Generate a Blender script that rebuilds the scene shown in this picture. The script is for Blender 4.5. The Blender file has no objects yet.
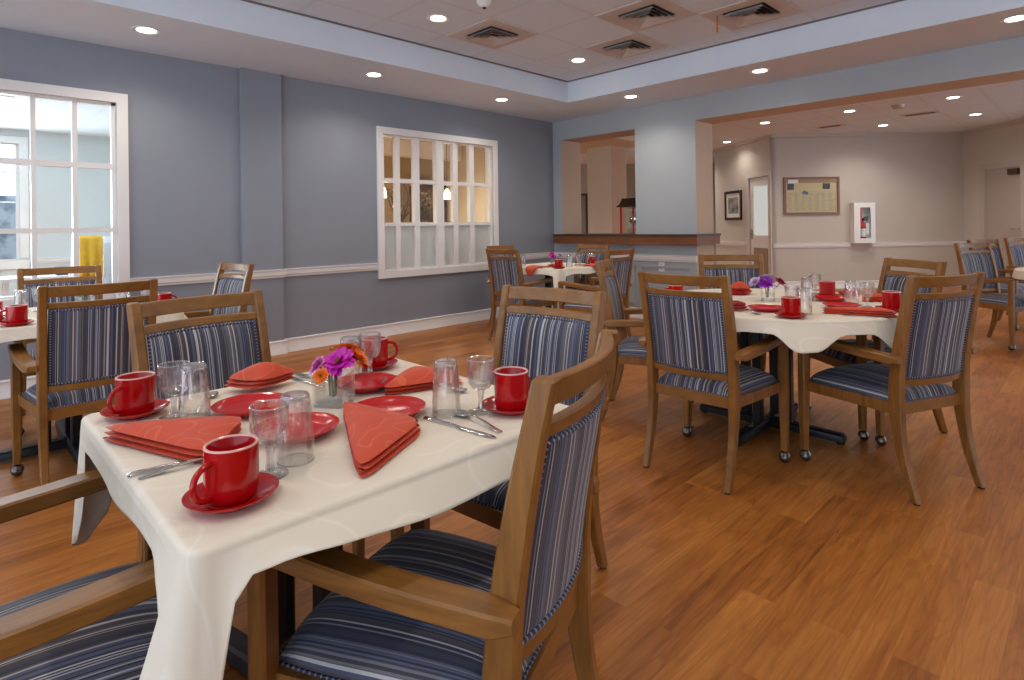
import bpy, bmesh, math, random
from mathutils import Vector, Matrix
random.seed(7)
SC = bpy.context.scene
COL = SC.collection
PI = math.pi
rad = math.radians

# ------------------------------------------------------------------ helpers
def srgb(r, g, b):
    f = lambda c: (c/255/12.92) if c/255 <= .04045 else ((c/255+.055)/1.055)**2.4
    return (f(r), f(g), f(b), 1.0)

def finish(bm, smooth=True, angle=40):
    bmesh.ops.remove_doubles(bm, verts=bm.verts, dist=1e-5)
    bmesh.ops.recalc_face_normals(bm, faces=bm.faces)
    return smooth, angle

def obj(name, bm, m, parent=None, smooth=True, angle=40, weld=True):
    if weld:
        bmesh.ops.remove_doubles(bm, verts=bm.verts, dist=1e-5)
        bmesh.ops.recalc_face_normals(bm, faces=bm.faces)
    me = bpy.data.meshes.new(name)
    bm.to_mesh(me); bm.free()
    if smooth:
        me.polygons.foreach_set('use_smooth', [True]*len(me.polygons))
        me.set_sharp_from_angle(angle=rad(angle))
    for x in (m if isinstance(m, (list, tuple)) else [m]):
        me.materials.append(x)
    o = bpy.data.objects.new(name, me); COL.objects.link(o)
    if parent: o.parent = parent
    return o

def tag(o, label=None, cat=None, group=None, kind=None):
    if label: o['label'] = label
    if cat: o['category'] = cat
    if group: o['group'] = group
    if kind: o['kind'] = kind
    return o

def empty(name, loc=(0, 0, 0), rz=0.0):
    o = bpy.data.objects.new(name, None); COL.objects.link(o)
    o.location = loc; o.rotation_euler = (0, 0, rz)
    o.empty_display_size = .05
    return o

def struct(name, bm, m, parent=None, smooth=False, label=None, cat=None):
    o = obj(name, bm, m, parent, smooth)
    if parent is None: tag(o, label, cat, kind='structure')
    return o

def dup(root, loc, rz, label, group=None):
    r = root.copy(); COL.objects.link(r)
    r.location = loc; r.rotation_euler = (0, 0, rz)
    r['label'] = label
    if group: r['group'] = group
    def rec(src, dst):
        for ch in list(src.children):
            c = ch.copy(); COL.objects.link(c); c.parent = dst
            rec(ch, c)
    rec(root, r)
    return r

def box(bm, x0, x1, y0, y1, z0, z1, mi=0):
    v = [bm.verts.new(p) for p in ((x0,y0,z0),(x1,y0,z0),(x1,y1,z0),(x0,y1,z0),(x0,y0,z1),(x1,y0,z1),(x1,y1,z1),(x0,y1,z1))]
    for f in ((0,3,2,1),(4,5,6,7),(0,1,5,4),(1,2,6,5),(2,3,7,6),(3,0,4,7)):
        bm.faces.new([v[i] for i in f]).material_index = mi

def loft(bm, rings, closed=True, cap=True, uv=None, mi=0):
    V = [[bm.verts.new(p) for p in r] for r in rings]
    n = len(rings[0]); fs = []
    for i in range(len(V)-1):
        for j in range(n if closed else n-1):
            k = (j+1) % n
            fs.append(bm.faces.new((V[i][j], V[i][k], V[i+1][k], V[i+1][j])))
    if cap and closed:
        fs.append(bm.faces.new(list(reversed(V[0])))); fs.append(bm.faces.new(V[-1]))
    for f in fs: f.material_index = mi
    return V

def crect(cx, cy, hx, hy, z, c=.3):
    """chamfered rectangle in XY at height z"""
    d = min(hx, hy)*c
    return [(cx+hx-d,cy-hy,z),(cx+hx,cy-hy+d,z),(cx+hx,cy+hy-d,z),(cx+hx-d,cy+hy,z),(cx-hx+d,cy+hy,z),(cx-hx,cy+hy-d,z),(cx-hx,cy-hy+d,z),(cx-hx+d,cy-hy,z)]

def lathe(bm, prof, n=32, c=(0,0,0), mi=0, facet=None):
    """prof [(r,z)]; closed at the ends where r==0. facet(i,j)->radius scale"""
    rings = []
    for i, (r, z) in enumerate(prof):
        if r <= 1e-6:
            rings.append([bm.verts.new((c[0], c[1], c[2]+z))])
        else:
            rings.append([bm.verts.new((c[0]+r*(facet(i,j) if facet else 1)*math.cos(2*PI*j/n), c[1]+r*(facet(i,j) if facet else 1)*math.sin(2*PI*j/n), c[2]+z)) for j in range(n)])
    for a, b in zip(rings, rings[1:]):
        for j in range(n):
            k = (j+1) % n
            if len(a) == 1 and len(b) == 1: continue
            if len(a) == 1: f = bm.faces.new((a[0], b[j], b[k]))
            elif len(b) == 1: f = bm.faces.new((a[j], a[k], b[0]))
            else: f = bm.faces.new((a[j], a[k], b[k], b[j]))
            f.material_index = mi

def tube(bm, path, r, n=8, cap=True, closed=False, uvlen=False, mi=0):
    path = [Vector(p) for p in path]; N = len(path)
    rs = r if isinstance(r, (list, tuple)) else [r]*N
    rings = []; prev = None
    for i, p in enumerate(path):
        if closed: t = path[(i+1) % N]-path[i-1]
        else: t = path[min(i+1, N-1)]-path[max(i-1, 0)]
        t.normalize()
        if prev is None:
            a = Vector((0,0,1)) if abs(t.z) < .9 else Vector((1,0,0))
            u = t.cross(a).normalized()
        else:
            u = (prev - t*prev.dot(t))
            u = u.normalized() if u.length > 1e-6 else t.orthogonal().normalized()
        prev = u; w = t.cross(u)
        rings.append([p+(u*math.cos(2*PI*k/n)+w*math.sin(2*PI*k/n))*rs[i] for k in range(n)])
    if closed: rings.append(rings[0])
    V = [[bm.verts.new(p) for p in q] for q in rings]
    uvl = bm.loops.layers.uv.verify() if uvlen else None
    L = [0]
    for i in range(1, len(rings)): L.append(L[-1]+(Vector(rings[i][0])-Vector(rings[i-1][0])).length)
    for i in range(len(V)-1):
        for k in range(n):
            m = (k+1) % n
            f = bm.faces.new((V[i][k], V[i][m], V[i+1][m], V[i+1][k])); f.material_index = mi
            if uvl:
                for lp, q in zip(f.loops, ((i,k),(i,k+1),(i+1,k+1),(i+1,k))): lp[uvl].uv = (L[q[0]], q[1]/n)
    if cap and not closed:
        bm.faces.new(list(reversed(V[0]))).material_index = mi; bm.faces.new(V[-1]).material_index = mi

def sphere(bm, c, r, sz=1.0, n=12, mi=0):
    lathe(bm, [(r*math.sin(PI*i/(n//2)) if 0 < i < n//2 else 0, -r*sz*math.cos(PI*i/(n//2))) for i in range(n//2+1)], n, c, mi)

def grid(bm, fn, nu, nv, uvfn=None, closeu=False, mi=0):
    V = [[bm.verts.new(fn(i/nu, j/nv)) for j in range(nv+1)] for i in range(nu if closeu else nu+1)]
    uvl = bm.loops.layers.uv.verify() if uvfn else None
    for i in range(nu):
        for j in range(nv):
            i2 = (i+1) % nu if closeu else i+1
            f = bm.faces.new((V[i][j], V[i2][j], V[i2][j+1], V[i][j+1])); f.material_index = mi
            if uvl:
                for lp, q in zip(f.loops, ((i,j),(i+1,j),(i+1,j+1),(i,j+1))): lp[uvl].uv = uvfn(q[0]/nu, q[1]/nv)
    return V

def interp(keys, x):
    if x <= keys[0][0]: return keys[0][1]
    for (a, va), (b, vb) in zip(keys, keys[1:]):
        if x <= b:
            t = (x-a)/(b-a); t = t*t*(3-2*t)
            return va+(vb-va)*t
    return keys[-1][1]

def spline(keys, x):
    """Catmull-Rom through (x,value) keys"""
    n = len(keys)
    if x <= keys[0][0]: return keys[0][1]
    if x >= keys[-1][0]: return keys[-1][1]
    for i in range(n-1):
        if x <= keys[i+1][0]:
            x0, y0 = keys[i]; x1, y1 = keys[i+1]
            m = lambda k: (keys[min(k+1,n-1)][1]-keys[max(k-1,0)][1])/(keys[min(k+1,n-1)][0]-keys[max(k-1,0)][0])
            h = x1-x0; t = (x-x0)/h
            return (2*t**3-3*t*t+1)*y0+(t**3-2*t*t+t)*h*m(i)+(-2*t**3+3*t*t)*y1+(t**3-t*t)*h*m(i+1)

# ------------------------------------------------------------------ materials
class NT:
    def __init__(s, name):
        s.m = bpy.data.materials.new(name); s.m.use_nodes = True
        s.t = s.m.node_tree; s.N = s.t.nodes; s.L = s.t.links
        s.b = s.N['Principled BSDF']
    def n(s, typ, **kw):
        x = s.N.new(typ)
        for k, v in kw.items():
            if k.startswith('i_'):
                x.inputs[k[2:].replace('_', ' ')].default_value = v
            else: setattr(x, k, v)
        return x
    def l(s, a, b): s.L.new(a, b)
    def ramp(s, stops, src, mode='LINEAR'):
        r = s.N.new('ShaderNodeValToRGB'); r.color_ramp.interpolation = mode
        e = r.color_ramp.elements
        while len(e) < len(stops): e.new(.5)
        for x, (p, c) in zip(e, stops): x.position = p; x.color = c
        s.l(src, r.inputs[0]); return r
    def math(s, op, a, b=None, c=None):
        x = s.N.new('ShaderNodeMath'); x.operation = op
        for i, v in enumerate((a, b, c)):
            if v is None: continue
            if isinstance(v, (int, float)): x.inputs[i].default_value = v
            else: s.l(v, x.inputs[i])
        return x.outputs[0]
    def bump(s, h, strength=.2, dist=.002):
        b = s.N.new('ShaderNodeBump'); b.inputs['Strength'].default_value = strength; b.inputs['Distance'].default_value = dist
        s.l(h, b.inputs['Height']); s.l(b.outputs[0], s.b.inputs['Normal'])

def plain(name, col, rough=.5, metal=0.0, noise=0.0, nscale=40, bump=0.0, spec=None, coat=0.0):
    t = NT(name); t.b.inputs['Base Color'].default_value = col
    t.b.inputs['Roughness'].default_value = rough; t.b.inputs['Metallic'].default_value = metal
    if spec is not None: t.b.inputs['Specular IOR Level'].default_value = spec
    if coat: t.b.inputs['Coat Weight'].default_value = coat; t.b.inputs['Coat Roughness'].default_value = .08
    if noise or bump:
        tc = t.n('ShaderNodeTexCoord'); nz = t.n('ShaderNodeTexNoise', i_Scale=nscale, i_Detail=4.0)
        t.l(tc.outputs['Object'], nz.inputs['Vector'])
        if noise:
            c2 = tuple(min(1, c*(1+noise)) for c in col[:3])+(1,); c1 = tuple(c*(1-noise) for c in col[:3])+(1,)
            r = t.ramp([(.3, c1), (.7, c2)], nz.outputs['Fac']); t.l(r.outputs[0], t.b.inputs['Base Color'])
        if bump: t.bump(nz.outputs['Fac'], bump)
    return t.m

def wood(name, dark, light, rough=.38, sc=(6, 60, 60), coat=.15):
    t = NT(name); tc = t.n('ShaderNodeTexCoord'); mp = t.n('ShaderNodeMapping'); mp.inputs['Scale'].default_value = sc
    t.l(tc.outputs['Object'], mp.inputs['Vector'])
    n1 = t.n('ShaderNodeTexNoise', i_Scale=1.0, i_Detail=6.0, i_Roughness=.6); t.l(mp.outputs[0], n1.inputs['Vector'])
    r = t.ramp([(.3, dark), (.7, light)], n1.outputs['Fac']); t.l(r.outputs[0], t.b.inputs['Base Color'])
    t.b.inputs['Roughness'].default_value = rough
    t.b.inputs['Coat Weight'].default_value = coat; t.b.inputs['Coat Roughness'].default_value = .25
    t.bump(n1.outputs['Fac'], .05, .001)
    return t.m

def emit(name, col, s):
    t = NT(name); t.b.inputs['Base Color'].default_value = (0, 0, 0, 1)
    t.b.inputs['Emission Color'].default_value = col; t.b.inputs['Emission Strength'].default_value = s
    return t.m

def glass_thin(name, tint=(1,1,1,1), refr=.3, rough=0.0, ior=1.45, fres=1.5, base=.035):
    t = NT(name); t.N.remove(t.b); out = t.N['Material Output']
    tr = t.n('ShaderNodeBsdfTransparent'); tr.inputs[0].default_value = tint
    gl = t.n('ShaderNodeBsdfGlossy'); gl.inputs['Roughness'].default_value = max(rough, .02); gl.inputs[0].default_value = (1,1,1,1)
    fr = t.n('ShaderNodeLayerWeight'); fr.inputs['Blend'].default_value = .5
    f = t.math('ADD', t.math('MULTIPLY', t.math('POWER', fr.outputs['Facing'], 3.0), fres-1.0), base)
    m1 = t.n('ShaderNodeMixShader'); t.l(f, m1.inputs[0]); t.l(tr.outputs[0], m1.inputs[1]); t.l(gl.outputs[0], m1.inputs[2])
    if refr > 0:
        g = t.n('ShaderNodeBsdfGlass'); g.inputs['IOR'].default_value = ior; g.inputs['Roughness'].default_value = rough; g.inputs[0].default_value = tint
        m2 = t.n('ShaderNodeMixShader'); m2.inputs[0].default_value = refr; t.l(m1.outputs[0], m2.inputs[1]); t.l(g.outputs[0], m2.inputs[2])
        t.l(m2.outputs[0], out.inputs[0])
    else: t.l(m1.outputs[0], out.inputs[0])
    return t.m

def stripe_fabric(name):
    """narrow woven stripes along v, colour picked by the stripe's own number"""
    t = NT(name); uv = t.n('ShaderNodeUVMap'); sp = t.n('ShaderNodeSeparateXYZ'); t.l(uv.outputs[0], sp.inputs[0])
    def band(w, seed):
        k = t.math('FLOOR', t.math('MULTIPLY', sp.outputs['X'], 1/w))
        wn = t.n('ShaderNodeTexWhiteNoise', noise_dimensions='1D'); t.l(t.math('ADD', k, seed), wn.inputs['W']); return wn.outputs['Value']
    pal1 = [(0, srgb(60,60,82)), (.16, srgb(122,122,134)), (.30, srgb(84,78,88)), (.42, srgb(92,98,124)), (.56, srgb(74,68,74)), (.68, srgb(136,134,142)), (.82, srgb(58,60,86)), (.91, srgb(108,98,96))]
    pal2 = [(0, srgb(50,50,68)), (.28, srgb(184,184,194)), (.44, srgb(84,90,116)), (.60, srgb(152,138,122)), (.68, srgb(70,64,72)), (.82, srgb(206,204,206))]
    b1 = t.ramp(pal1, band(.0062, 3.3), 'CONSTANT'); b2 = t.ramp(pal2, band(.0026, 31.7), 'CONSTANT')
    sel = band(.0026, 77.1); g = t.math('GREATER_THAN', sel, .54)
    mx = t.n('ShaderNodeMix', data_type='RGBA'); t.l(g, mx.inputs['Factor']); t.l(b1.outputs[0], mx.inputs['A']); t.l(b2.outputs[0], mx.inputs['B'])
    # weave
    wv = t.n('ShaderNodeTexNoise', i_Scale=900.0, i_Detail=2.0); t.l(uv.outputs[0], wv.inputs['Vector'])
    m2 = t.n('ShaderNodeMix', data_type='RGBA', blend_type='MULTIPLY'); m2.inputs['Factor'].default_value = .35
    wr = t.ramp([(.3, (.6,.6,.6,1)), (.7, (1,1,1,1))], wv.outputs['Fac'])
    t.l(mx.outputs['Result'], m2.inputs['A']); t.l(wr.outputs[0], m2.inputs['B'])
    t.l(m2.outputs['Result'], t.b.inputs['Base Color']); t.b.inputs['Roughness'].default_value = .75
    t.b.inputs['Sheen Weight'].default_value = .15
    t.bump(wv.outputs['Fac'], .25, .0006)
    return t.m

def piping_mat(name):
    t = NT(name); uv = t.n('ShaderNodeUVMap'); sp = t.n('ShaderNodeSeparateXYZ'); t.l(uv.outputs[0], sp.inputs[0])
    f = t.math('FRACT', t.math('MULTIPLY', sp.outputs['X'], 1/.012)); g = t.math('GREATER_THAN', f, .68)
    mx = t.n('ShaderNodeMix', data_type='RGBA'); t.l(g, mx.inputs['Factor'])
    mx.inputs['A'].default_value = srgb(50,50,72); mx.inputs['B'].default_value = srgb(136,138,156)
    t.l(mx.outputs['Result'], t.b.inputs['Base Color']); t.b.inputs['Roughness'].default_value = .7
    return t.m

def damask(name, base, line, rough=.7, scale=5.0, amount=.5):
    """cloth with wavy woven lines"""
    t = NT(name); tc = t.n('ShaderNodeTexCoord')
    nz = t.n('ShaderNodeTexNoise', i_Scale=scale, i_Detail=1.0); t.l(tc.outputs['Object'], nz.inputs['Vector'])
    s = t.math('ABSOLUTE', t.math('SUBTRACT', t.math('FRACT', t.math('MULTIPLY', nz.outputs['Fac'], 7.0)), .5))
    r = t.ramp([(.0, line), (.09, base)], s)
    mx = t.n('ShaderNodeMix', data_type='RGBA'); mx.inputs['Factor'].default_value = amount
    mx.inputs['A'].default_value = base; t.l(r.outputs[0], mx.inputs['B'])
    t.l(mx.outputs['Result'], t.b.inputs['Base Color']); t.b.inputs['Roughness'].default_value = rough
    wv = t.n('ShaderNodeTexNoise', i_Scale=500.0); t.l(tc.outputs['Object'], wv.inputs['Vector'])
    big = t.n('ShaderNodeTexNoise', i_Scale=9.0, i_Detail=2.0); t.l(tc.outputs['Object'], big.inputs['Vector'])
    t.bump(t.math('ADD', t.math('MULTIPLY', wv.outputs['Fac'], .05), big.outputs['Fac']), .25, .006)
    t.b.inputs['Sheen Weight'].default_value = .1
    return t.m

def floor_mat():
    t = NT('oak_plank_floor'); tc = t.n('ShaderNodeTexCoord')
    br = t.n('ShaderNodeTexBrick'); br.offset = .37; br.offset_frequency = 2
    for k, v in dict(Scale=1.0, Mortar_Size=.0006, Mortar_Smooth=.1, Bias=0.0, Brick_Width=.92, Row_Height=.105).items(): br.inputs[k.replace('_',' ')].default_value = v
    br.inputs['Color1'].default_value = (0,0,0,1); br.inputs['Color2'].default_value = (1,1,1,1); br.inputs['Mortar'].default_value = (.3,.3,.3,1)
    t.l(tc.outputs['Object'], br.inputs['Vector'])
    mp = t.n('ShaderNodeMapping'); mp.inputs['Scale'].default_value = (1.6, 16, 1)
    ad = t.n('ShaderNodeVectorMath', operation='MULTIPLY_ADD'); t.l(br.outputs['Color'], ad.inputs[0]); ad.inputs[1].default_value = (7, 9, 0); t.l(tc.outputs['Object'], ad.inputs[2])
    t.l(ad.outputs[0], mp.inputs['Vector'])
    n1 = t.n('ShaderNodeTexNoise', i_Scale=1.7, i_Detail=7.0, i_Roughness=.62, i_Distortion=.9); t.l(mp.outputs[0], n1.inputs['Vector'])
    mp2 = t.n('ShaderNodeMapping'); mp2.inputs['Scale'].default_value = (4, 130, 1); t.l(ad.outputs[0], mp2.inputs['Vector'])
    n2 = t.n('ShaderNodeTexNoise', i_Scale=1.0, i_Detail=4.0); t.l(mp2.outputs[0], n2.inputs['Vector'])
    wvm = t.n('ShaderNodeMapping'); wvm.inputs['Scale'].default_value = (.9, 7.5, 1); t.l(ad.outputs[0], wvm.inputs['Vector'])
    wn = t.n('ShaderNodeTexNoise', i_Scale=1.2, i_Detail=1.5); t.l(wvm.outputs[0], wn.inputs['Vector'])
    ring = t.math('FRACT', t.math('MULTIPLY', wn.outputs['Fac'], 11.0))
    rings = t.ramp([(0, (.75,.75,.75,1)), (.25, (1,1,1,1)), (.85, (1,1,1,1)), (1, (.75,.75,.75,1))], ring)
    v = t.math('ADD', t.math('MULTIPLY', n1.outputs['Fac'], .6), t.math('ADD', t.math('MULTIPLY', br.outputs['Color'], .22), t.math('MULTIPLY', n2.outputs['Fac'], .22)))
    r = t.ramp([(.28, srgb(114,62,24)), (.5, srgb(166,99,40)), (.75, srgb(198,130,58))], v)
    m = t.n('ShaderNodeMix', data_type='RGBA', blend_type='MULTIPLY'); m.inputs['Factor'].default_value = .6
    t.l(r.outputs[0], m.inputs['A']); t.l(rings.outputs[0], m.inputs['B'])
    t.l(m.outputs['Result'], t.b.inputs['Base Color'])
    t.b.inputs['Roughness'].default_value = .42; t.b.inputs['Specular IOR Level'].default_value = .4
    t.bump(t.math('ADD', t.math('MULTIPLY', n2.outputs['Fac'], .3), br.outputs['Fac']), .12, .001)
    return t.m

def tile_mat(name, col, x0, y0, p=.6096, line=None):
    """lay-in ceiling tiles: a grid of thin T bars"""
    t = NT(name); tc = t.n('ShaderNodeTexCoord'); sp = t.n('ShaderNodeSeparateXYZ'); t.l(tc.outputs['Object'], sp.inputs[0])
    def lines(s, o):
        f = t.math('FRACT', t.math('ADD', t.math('MULTIPLY', t.math('SUBTRACT', s, o), 1/p), 100.0))
        d = t.math('ABSOLUTE', t.math('SUBTRACT', f, .5))
        return t.math('GREATER_THAN', d, .5-.0105), t.math('GREATER_THAN', d, .5-.016)
    a, a2 = lines(sp.outputs['X'], x0); b, b2 = lines(sp.outputs['Y'], y0)
    bar = t.math('MAXIMUM', a, b); gap = t.math('SUBTRACT', t.math('MAXIMUM', a2, b2), bar)
    nz = t.n('ShaderNodeTexNoise', i_Scale=160.0, i_Detail=3.0); t.l(tc.outputs['Object'], nz.inputs['Vector'])
    c = t.ramp([(.35, tuple(x*.93 for x in col[:3])+(1,)), (.6, col)], nz.outputs['Fac'])
    m1 = t.n('ShaderNodeMix', data_type='RGBA'); t.l(bar, m1.inputs['Factor']); t.l(c.outputs[0], m1.inputs['A']); m1.inputs['B'].default_value = line or tuple(min(1, x*1.06) for x in col[:3])+(1,)
    m2 = t.n('ShaderNodeMix', data_type='RGBA'); t.l(gap, m2.inputs['Factor']); t.l(m1.outputs['Result'], m2.inputs['A']); m2.inputs['B'].default_value = tuple(x*.45 for x in col[:3])+(1,)
    t.l(m2.outputs['Result'], t.b.inputs['Base Color']); t.b.inputs['Roughness'].default_value = .85
    t.bump(nz.outputs['Fac'], .1, .001)
    return t.m

M = {}
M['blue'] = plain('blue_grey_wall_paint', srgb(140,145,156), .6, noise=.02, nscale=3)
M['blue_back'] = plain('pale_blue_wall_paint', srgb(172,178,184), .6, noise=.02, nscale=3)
M['tan'] = plain('tan_wall_tone', srgb(200,174,150), .6, noise=.02, nscale=3)
M['beige'] = plain('warm_grey_wall_paint', srgb(196,188,178), .6, noise=.02, nscale=3)
M['greygreen'] = plain('pale_green_wall_paint', srgb(206,214,214), .6, noise=.02, nscale=3)
M['trim'] = plain('white_trim_paint', srgb(234,230,228), .4, noise=.01, nscale=8)
M['ceil'] = plain('ceiling_paint', srgb(224,234,246), .8, noise=.015, nscale=4)
M['tile'] = tile_mat('ceiling_tile', srgb(226,236,248), 3.2525, 4.16)
M['tile_alcove'] = tile_mat('alcove_ceiling_tile', srgb(226,236,248), 8.83, 1.03)
M['tile_white'] = tile_mat('white_ceiling_tile', srgb(222,228,232), .2, 6.2)
M['floor'] = floor_mat()
M['oak'] = wood('chair_oak', srgb(120,78,32), srgb(154,104,48), .40, (60, 7, 7), coat=.05)
M['oak_arm'] = wood('chair_oak_arm', srgb(120,78,32), srgb(154,104,48), .40, (7, 60, 60), coat=.05)
M['ledge'] = wood('ledge_oak', srgb(104,58,30), srgb(146,88,48), .35, (40, 4, 40))
M['ledge_top'] = wood('ledge_dark_oak', srgb(58,36,24), srgb(80,50,34), .35, (40, 4, 40))
M['tablewood'] = wood('table_walnut', srgb(60,38,22), srgb(86,56,34), .4)
M['fabric'] = stripe_fabric('striped_upholstery')
M['piping'] = piping_mat('upholstery_piping')
M['cloth'] = damask('white_damask_cloth', srgb(234,223,204), srgb(247,239,226), .7, 4.0, .5)
M['napkin'] = damask('orange_red_napkin', srgb(204,66,28), srgb(228,112,66), .62, 9.0, .55)
M['napkin_dark'] = damask('deep_red_napkin', srgb(150,24,22), srgb(180,40,34), .62, 9.0, .4)
M['red'] = plain('red_glaze', srgb(182,8,14), .12, spec=.5, coat=.15)
M['plate'] = plain('red_plate_glaze', srgb(194,26,28), .16, spec=.5, coat=.12)
M['rim'] = plain('mug_rim_glaze', srgb(236,180,170), .2)
M['steel'] = plain('polished_steel', srgb(200,198,196), .18, 1.0)
M['glass'] = glass_thin('drinking_glass', (1,1,1,1), .20, fres=2.1, base=.06)
def glass_edge(name):  # pale gloss stands in for highlights along rims, bases and stems
    t = NT(name); t.N.remove(t.b); out = t.N['Material Output']
    tr = t.n('ShaderNodeBsdfTransparent'); gl = t.n('ShaderNodeBsdfGlossy'); gl.inputs['Roughness'].default_value = .12
    df = t.n('ShaderNodeBsdfTranslucent'); df.inputs[0].default_value = (.95,.97,.98,1)
    m1 = t.n('ShaderNodeMixShader'); m1.inputs[0].default_value = .30; t.l(tr.outputs[0], m1.inputs[1]); t.l(gl.outputs[0], m1.inputs[2])
    m2 = t.n('ShaderNodeMixShader'); m2.inputs[0].default_value = .12; t.l(m1.outputs[0], m2.inputs[1]); t.l(df.outputs[0], m2.inputs[2])
    t.l(m2.outputs[0], out.inputs[0]); return t.m
M['edge'] = glass_edge('glass_edge_highlight')
M['pane'] = glass_thin('window_glass', (.96,.98,.98,1), 0, fres=1.10, base=.004)
M['vase'] = glass_thin('vase_glass', (1,1,1,1), .07, fres=2.1, base=.06)
M['water'] = glass_thin('vase_water', (.93,.95,.92,1), .04, fres=1.2, ior=1.33)
M['black'] = plain('black_steel', srgb(26,26,30), .4, .3)
M['chrome'] = plain('caster_metal', srgb(110,100,92), .25, .9)
M['rubber'] = plain('black_rubber', srgb(20,20,20), .6)
M['magenta'] = plain('magenta_petal', srgb(206,30,176), .5, noise=.2, nscale=60)
M['orange'] = plain('orange_petal', srgb(240,120,14), .5, noise=.18, nscale=60)
M['pink'] = plain('pink_petal', srgb(226,120,200), .5, noise=.15, nscale=60)
M['crimson'] = plain('crimson_petal', srgb(170,16,70), .5, noise=.2, nscale=60)
M['violet'] = plain('violet_petal', srgb(166,44,196), .5, noise=.2, nscale=60)
M['lilac'] = plain('lilac_petal', srgb(206,180,214), .5, noise=.1, nscale=60)
M['stem'] = plain('green_stem', srgb(66,92,44), .6)
M['centre'] = plain('flower_centre', srgb(120,50,20), .8)
M['white'] = plain('white_enamel', srgb(236,236,234), .35)
M['grille_dark'] = plain('vent_dark', srgb(48,44,44), .7)
M['vent'] = plain('vent_enamel', srgb(206,196,190), .5)
M['lamp'] = emit('downlight_lamp', (1, .93, .82, 1), 14)
M['panel'] = emit('added_panel_glow', (.93, .97, 1, 1), 5)
M['pendant'] = emit('pendant_shade_glow', (1, .8, .5, 1), 6)
M['day'] = emit('bright_daylight', (.86, .95, 1, 1), 4.5)
M['redpaint'] = plain('red_enamel', srgb(196,26,24), .3)
M['brownroof'] = plain('dark_brown_enamel', srgb(40,22,16), .45)
M['frosted'] = None

def frosted():
    t = NT('frosted_glass'); t.b.inputs['Base Color'].default_value = srgb(228,232,230)
    t.b.inputs['Roughness'].default_value = .35; t.b.inputs['Transmission Weight'].default_value = .35
    return t.m
M['frosted'] = frosted()

# ------------------------------------------------------------------ camera (solved from the room's straight lines)
H_CAM = 1.18505
yaw, pit, rol = rad(45.6398), rad(.1801), rad(.8032)
fw = Vector((math.cos(yaw)*math.cos(pit), math.sin(yaw)*math.cos(pit), math.sin(pit)))
rt = Vector((math.sin(yaw), -math.cos(yaw), 0)); up = rt.cross(fw)
rt, up = rt*math.cos(rol)-up*math.sin(rol), rt*math.sin(rol)+up*math.cos(rol)
cam = bpy.data.cameras.new('camera'); co = bpy.data.objects.new('camera', cam); COL.objects.link(co)
mat = Matrix((( rt.x, up.x, -fw.x, 0), (rt.y, up.y, -fw.y, 0), (rt.z, up.z, -fw.z, H_CAM), (0, 0, 0, 1)))
co.matrix_world = mat
cam.sensor_width = 36; cam.lens = 36*580.78/1024
cam.shift_x = 0; cam.shift_y = -(340-224.293)/1024
cam.clip_start = .02
SC.camera = co
Fd = Vector((math.cos(yaw), math.sin(yaw), 0)); Rd = Vector((math.sin(yaw), -math.cos(yaw), 0))
def FR(F, R, z=0.0): 
    v = Fd*F+Rd*R; return Vector((v.x, v.y, z))

# ------------------------------------------------------------------ room shell
YL, XB, H, T, H2 = 5.542, 6.263, 2.665, 2.920, 2.74
TW = .42                                   # thickness of the wall with the ledge
# floor
bm = bmesh.new(); box(bm, -3.6, 17, -5.5, 15.0, -.05, 0); struct('floor', bm, M['floor'])
# left wall with two interior windows
W1 = (-.71, 1.07, .632, 2.293); W2 = (3.37, 5.15, .632, 2.295)
bm = bmesh.new()
def wall_y(bm, x0, x1, y0, y1, z1, holes):
    xs = x0
    for (a, b, c, d) in holes:
        box(bm, xs, a, y0, y1, 0, z1); box(bm, a, b, y0, y1, 0, c); box(bm, a, b, y0, y1, d, z1); xs = b
    box(bm, xs, x1, y0, y1, 0, z1)
e = .07
wall_y(bm, -3.6, XB, YL, YL+.13, 2.95, [(W1[0]+e, W1[1]-e, W1[2]+e, W1[3]-e), (W2[0]+e, W2[1]-e, W2[2]+e, W2[3]-e)])
box(bm, 1.945, 2.315, YL-.045, YL, 0, H)   # shallow pier
struct('wall_left', bm, M['blue'])
bm = bmesh.new(); box(bm, -3.6, XB, -5.62, -5.5, 0, 2.95); struct('wall_right', bm, M['beige'])
# back wall: low wall under the pass-through, pier, header beam
bm = bmesh.new(); PY0, PY1, OY = 4.16, 5.378, 3.332; ZB = 2.392
def vbox(x0, x1, y0, y1, z0, z1, bm=bm):
    # -X face blue, the reveals tan
    v = [bm.verts.new(p) for p in ((x0,y0,z0),(x1,y0,z0),(x1,y1,z0),(x0,y1,z0),(x0,y0,z1),(x1,y0,z1),(x1,y1,z1),(x0,y1,z1))]
    for f, mi in (((0,3,2,1),1),((4,5,6,7),1),((0,1,5,4),1),((1,2,6,5),1),((2,3,7,6),1),((3,0,4,7),0)):
        bm.faces.new([v[i] for i in f]).material_index = mi
vbox(XB, XB+TW, PY1, YL+.13, 0, 2.95)
vbox(XB, XB+TW, PY0, PY1, 0, 1.0)
vbox(XB, XB+TW, OY, PY0, 0, 2.95)
vbox(XB, XB+TW, PY0, PY1, ZB, 2.95)
vbox(XB, XB+TW, -5.5, OY, ZB, 2.95)
struct('wall_back', bm, [M['blue_back'], M['tan']])
# ceiling: plaster soffit around a raised tile tray
YT, XT = 4.515, 5.386
bm = bmesh.new()
box(bm, -3.6, XB, YT, YL+.13, H, 3.0)
box(bm, XT, XB, -5.5, YT, H, 3.0)
struct('ceiling', bm, M['ceil'])
bm = bmesh.new(); box(bm, -3.6, XT, -5.5, YT, T, T+.08); struct('ceiling', bm, M['tile'])
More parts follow.
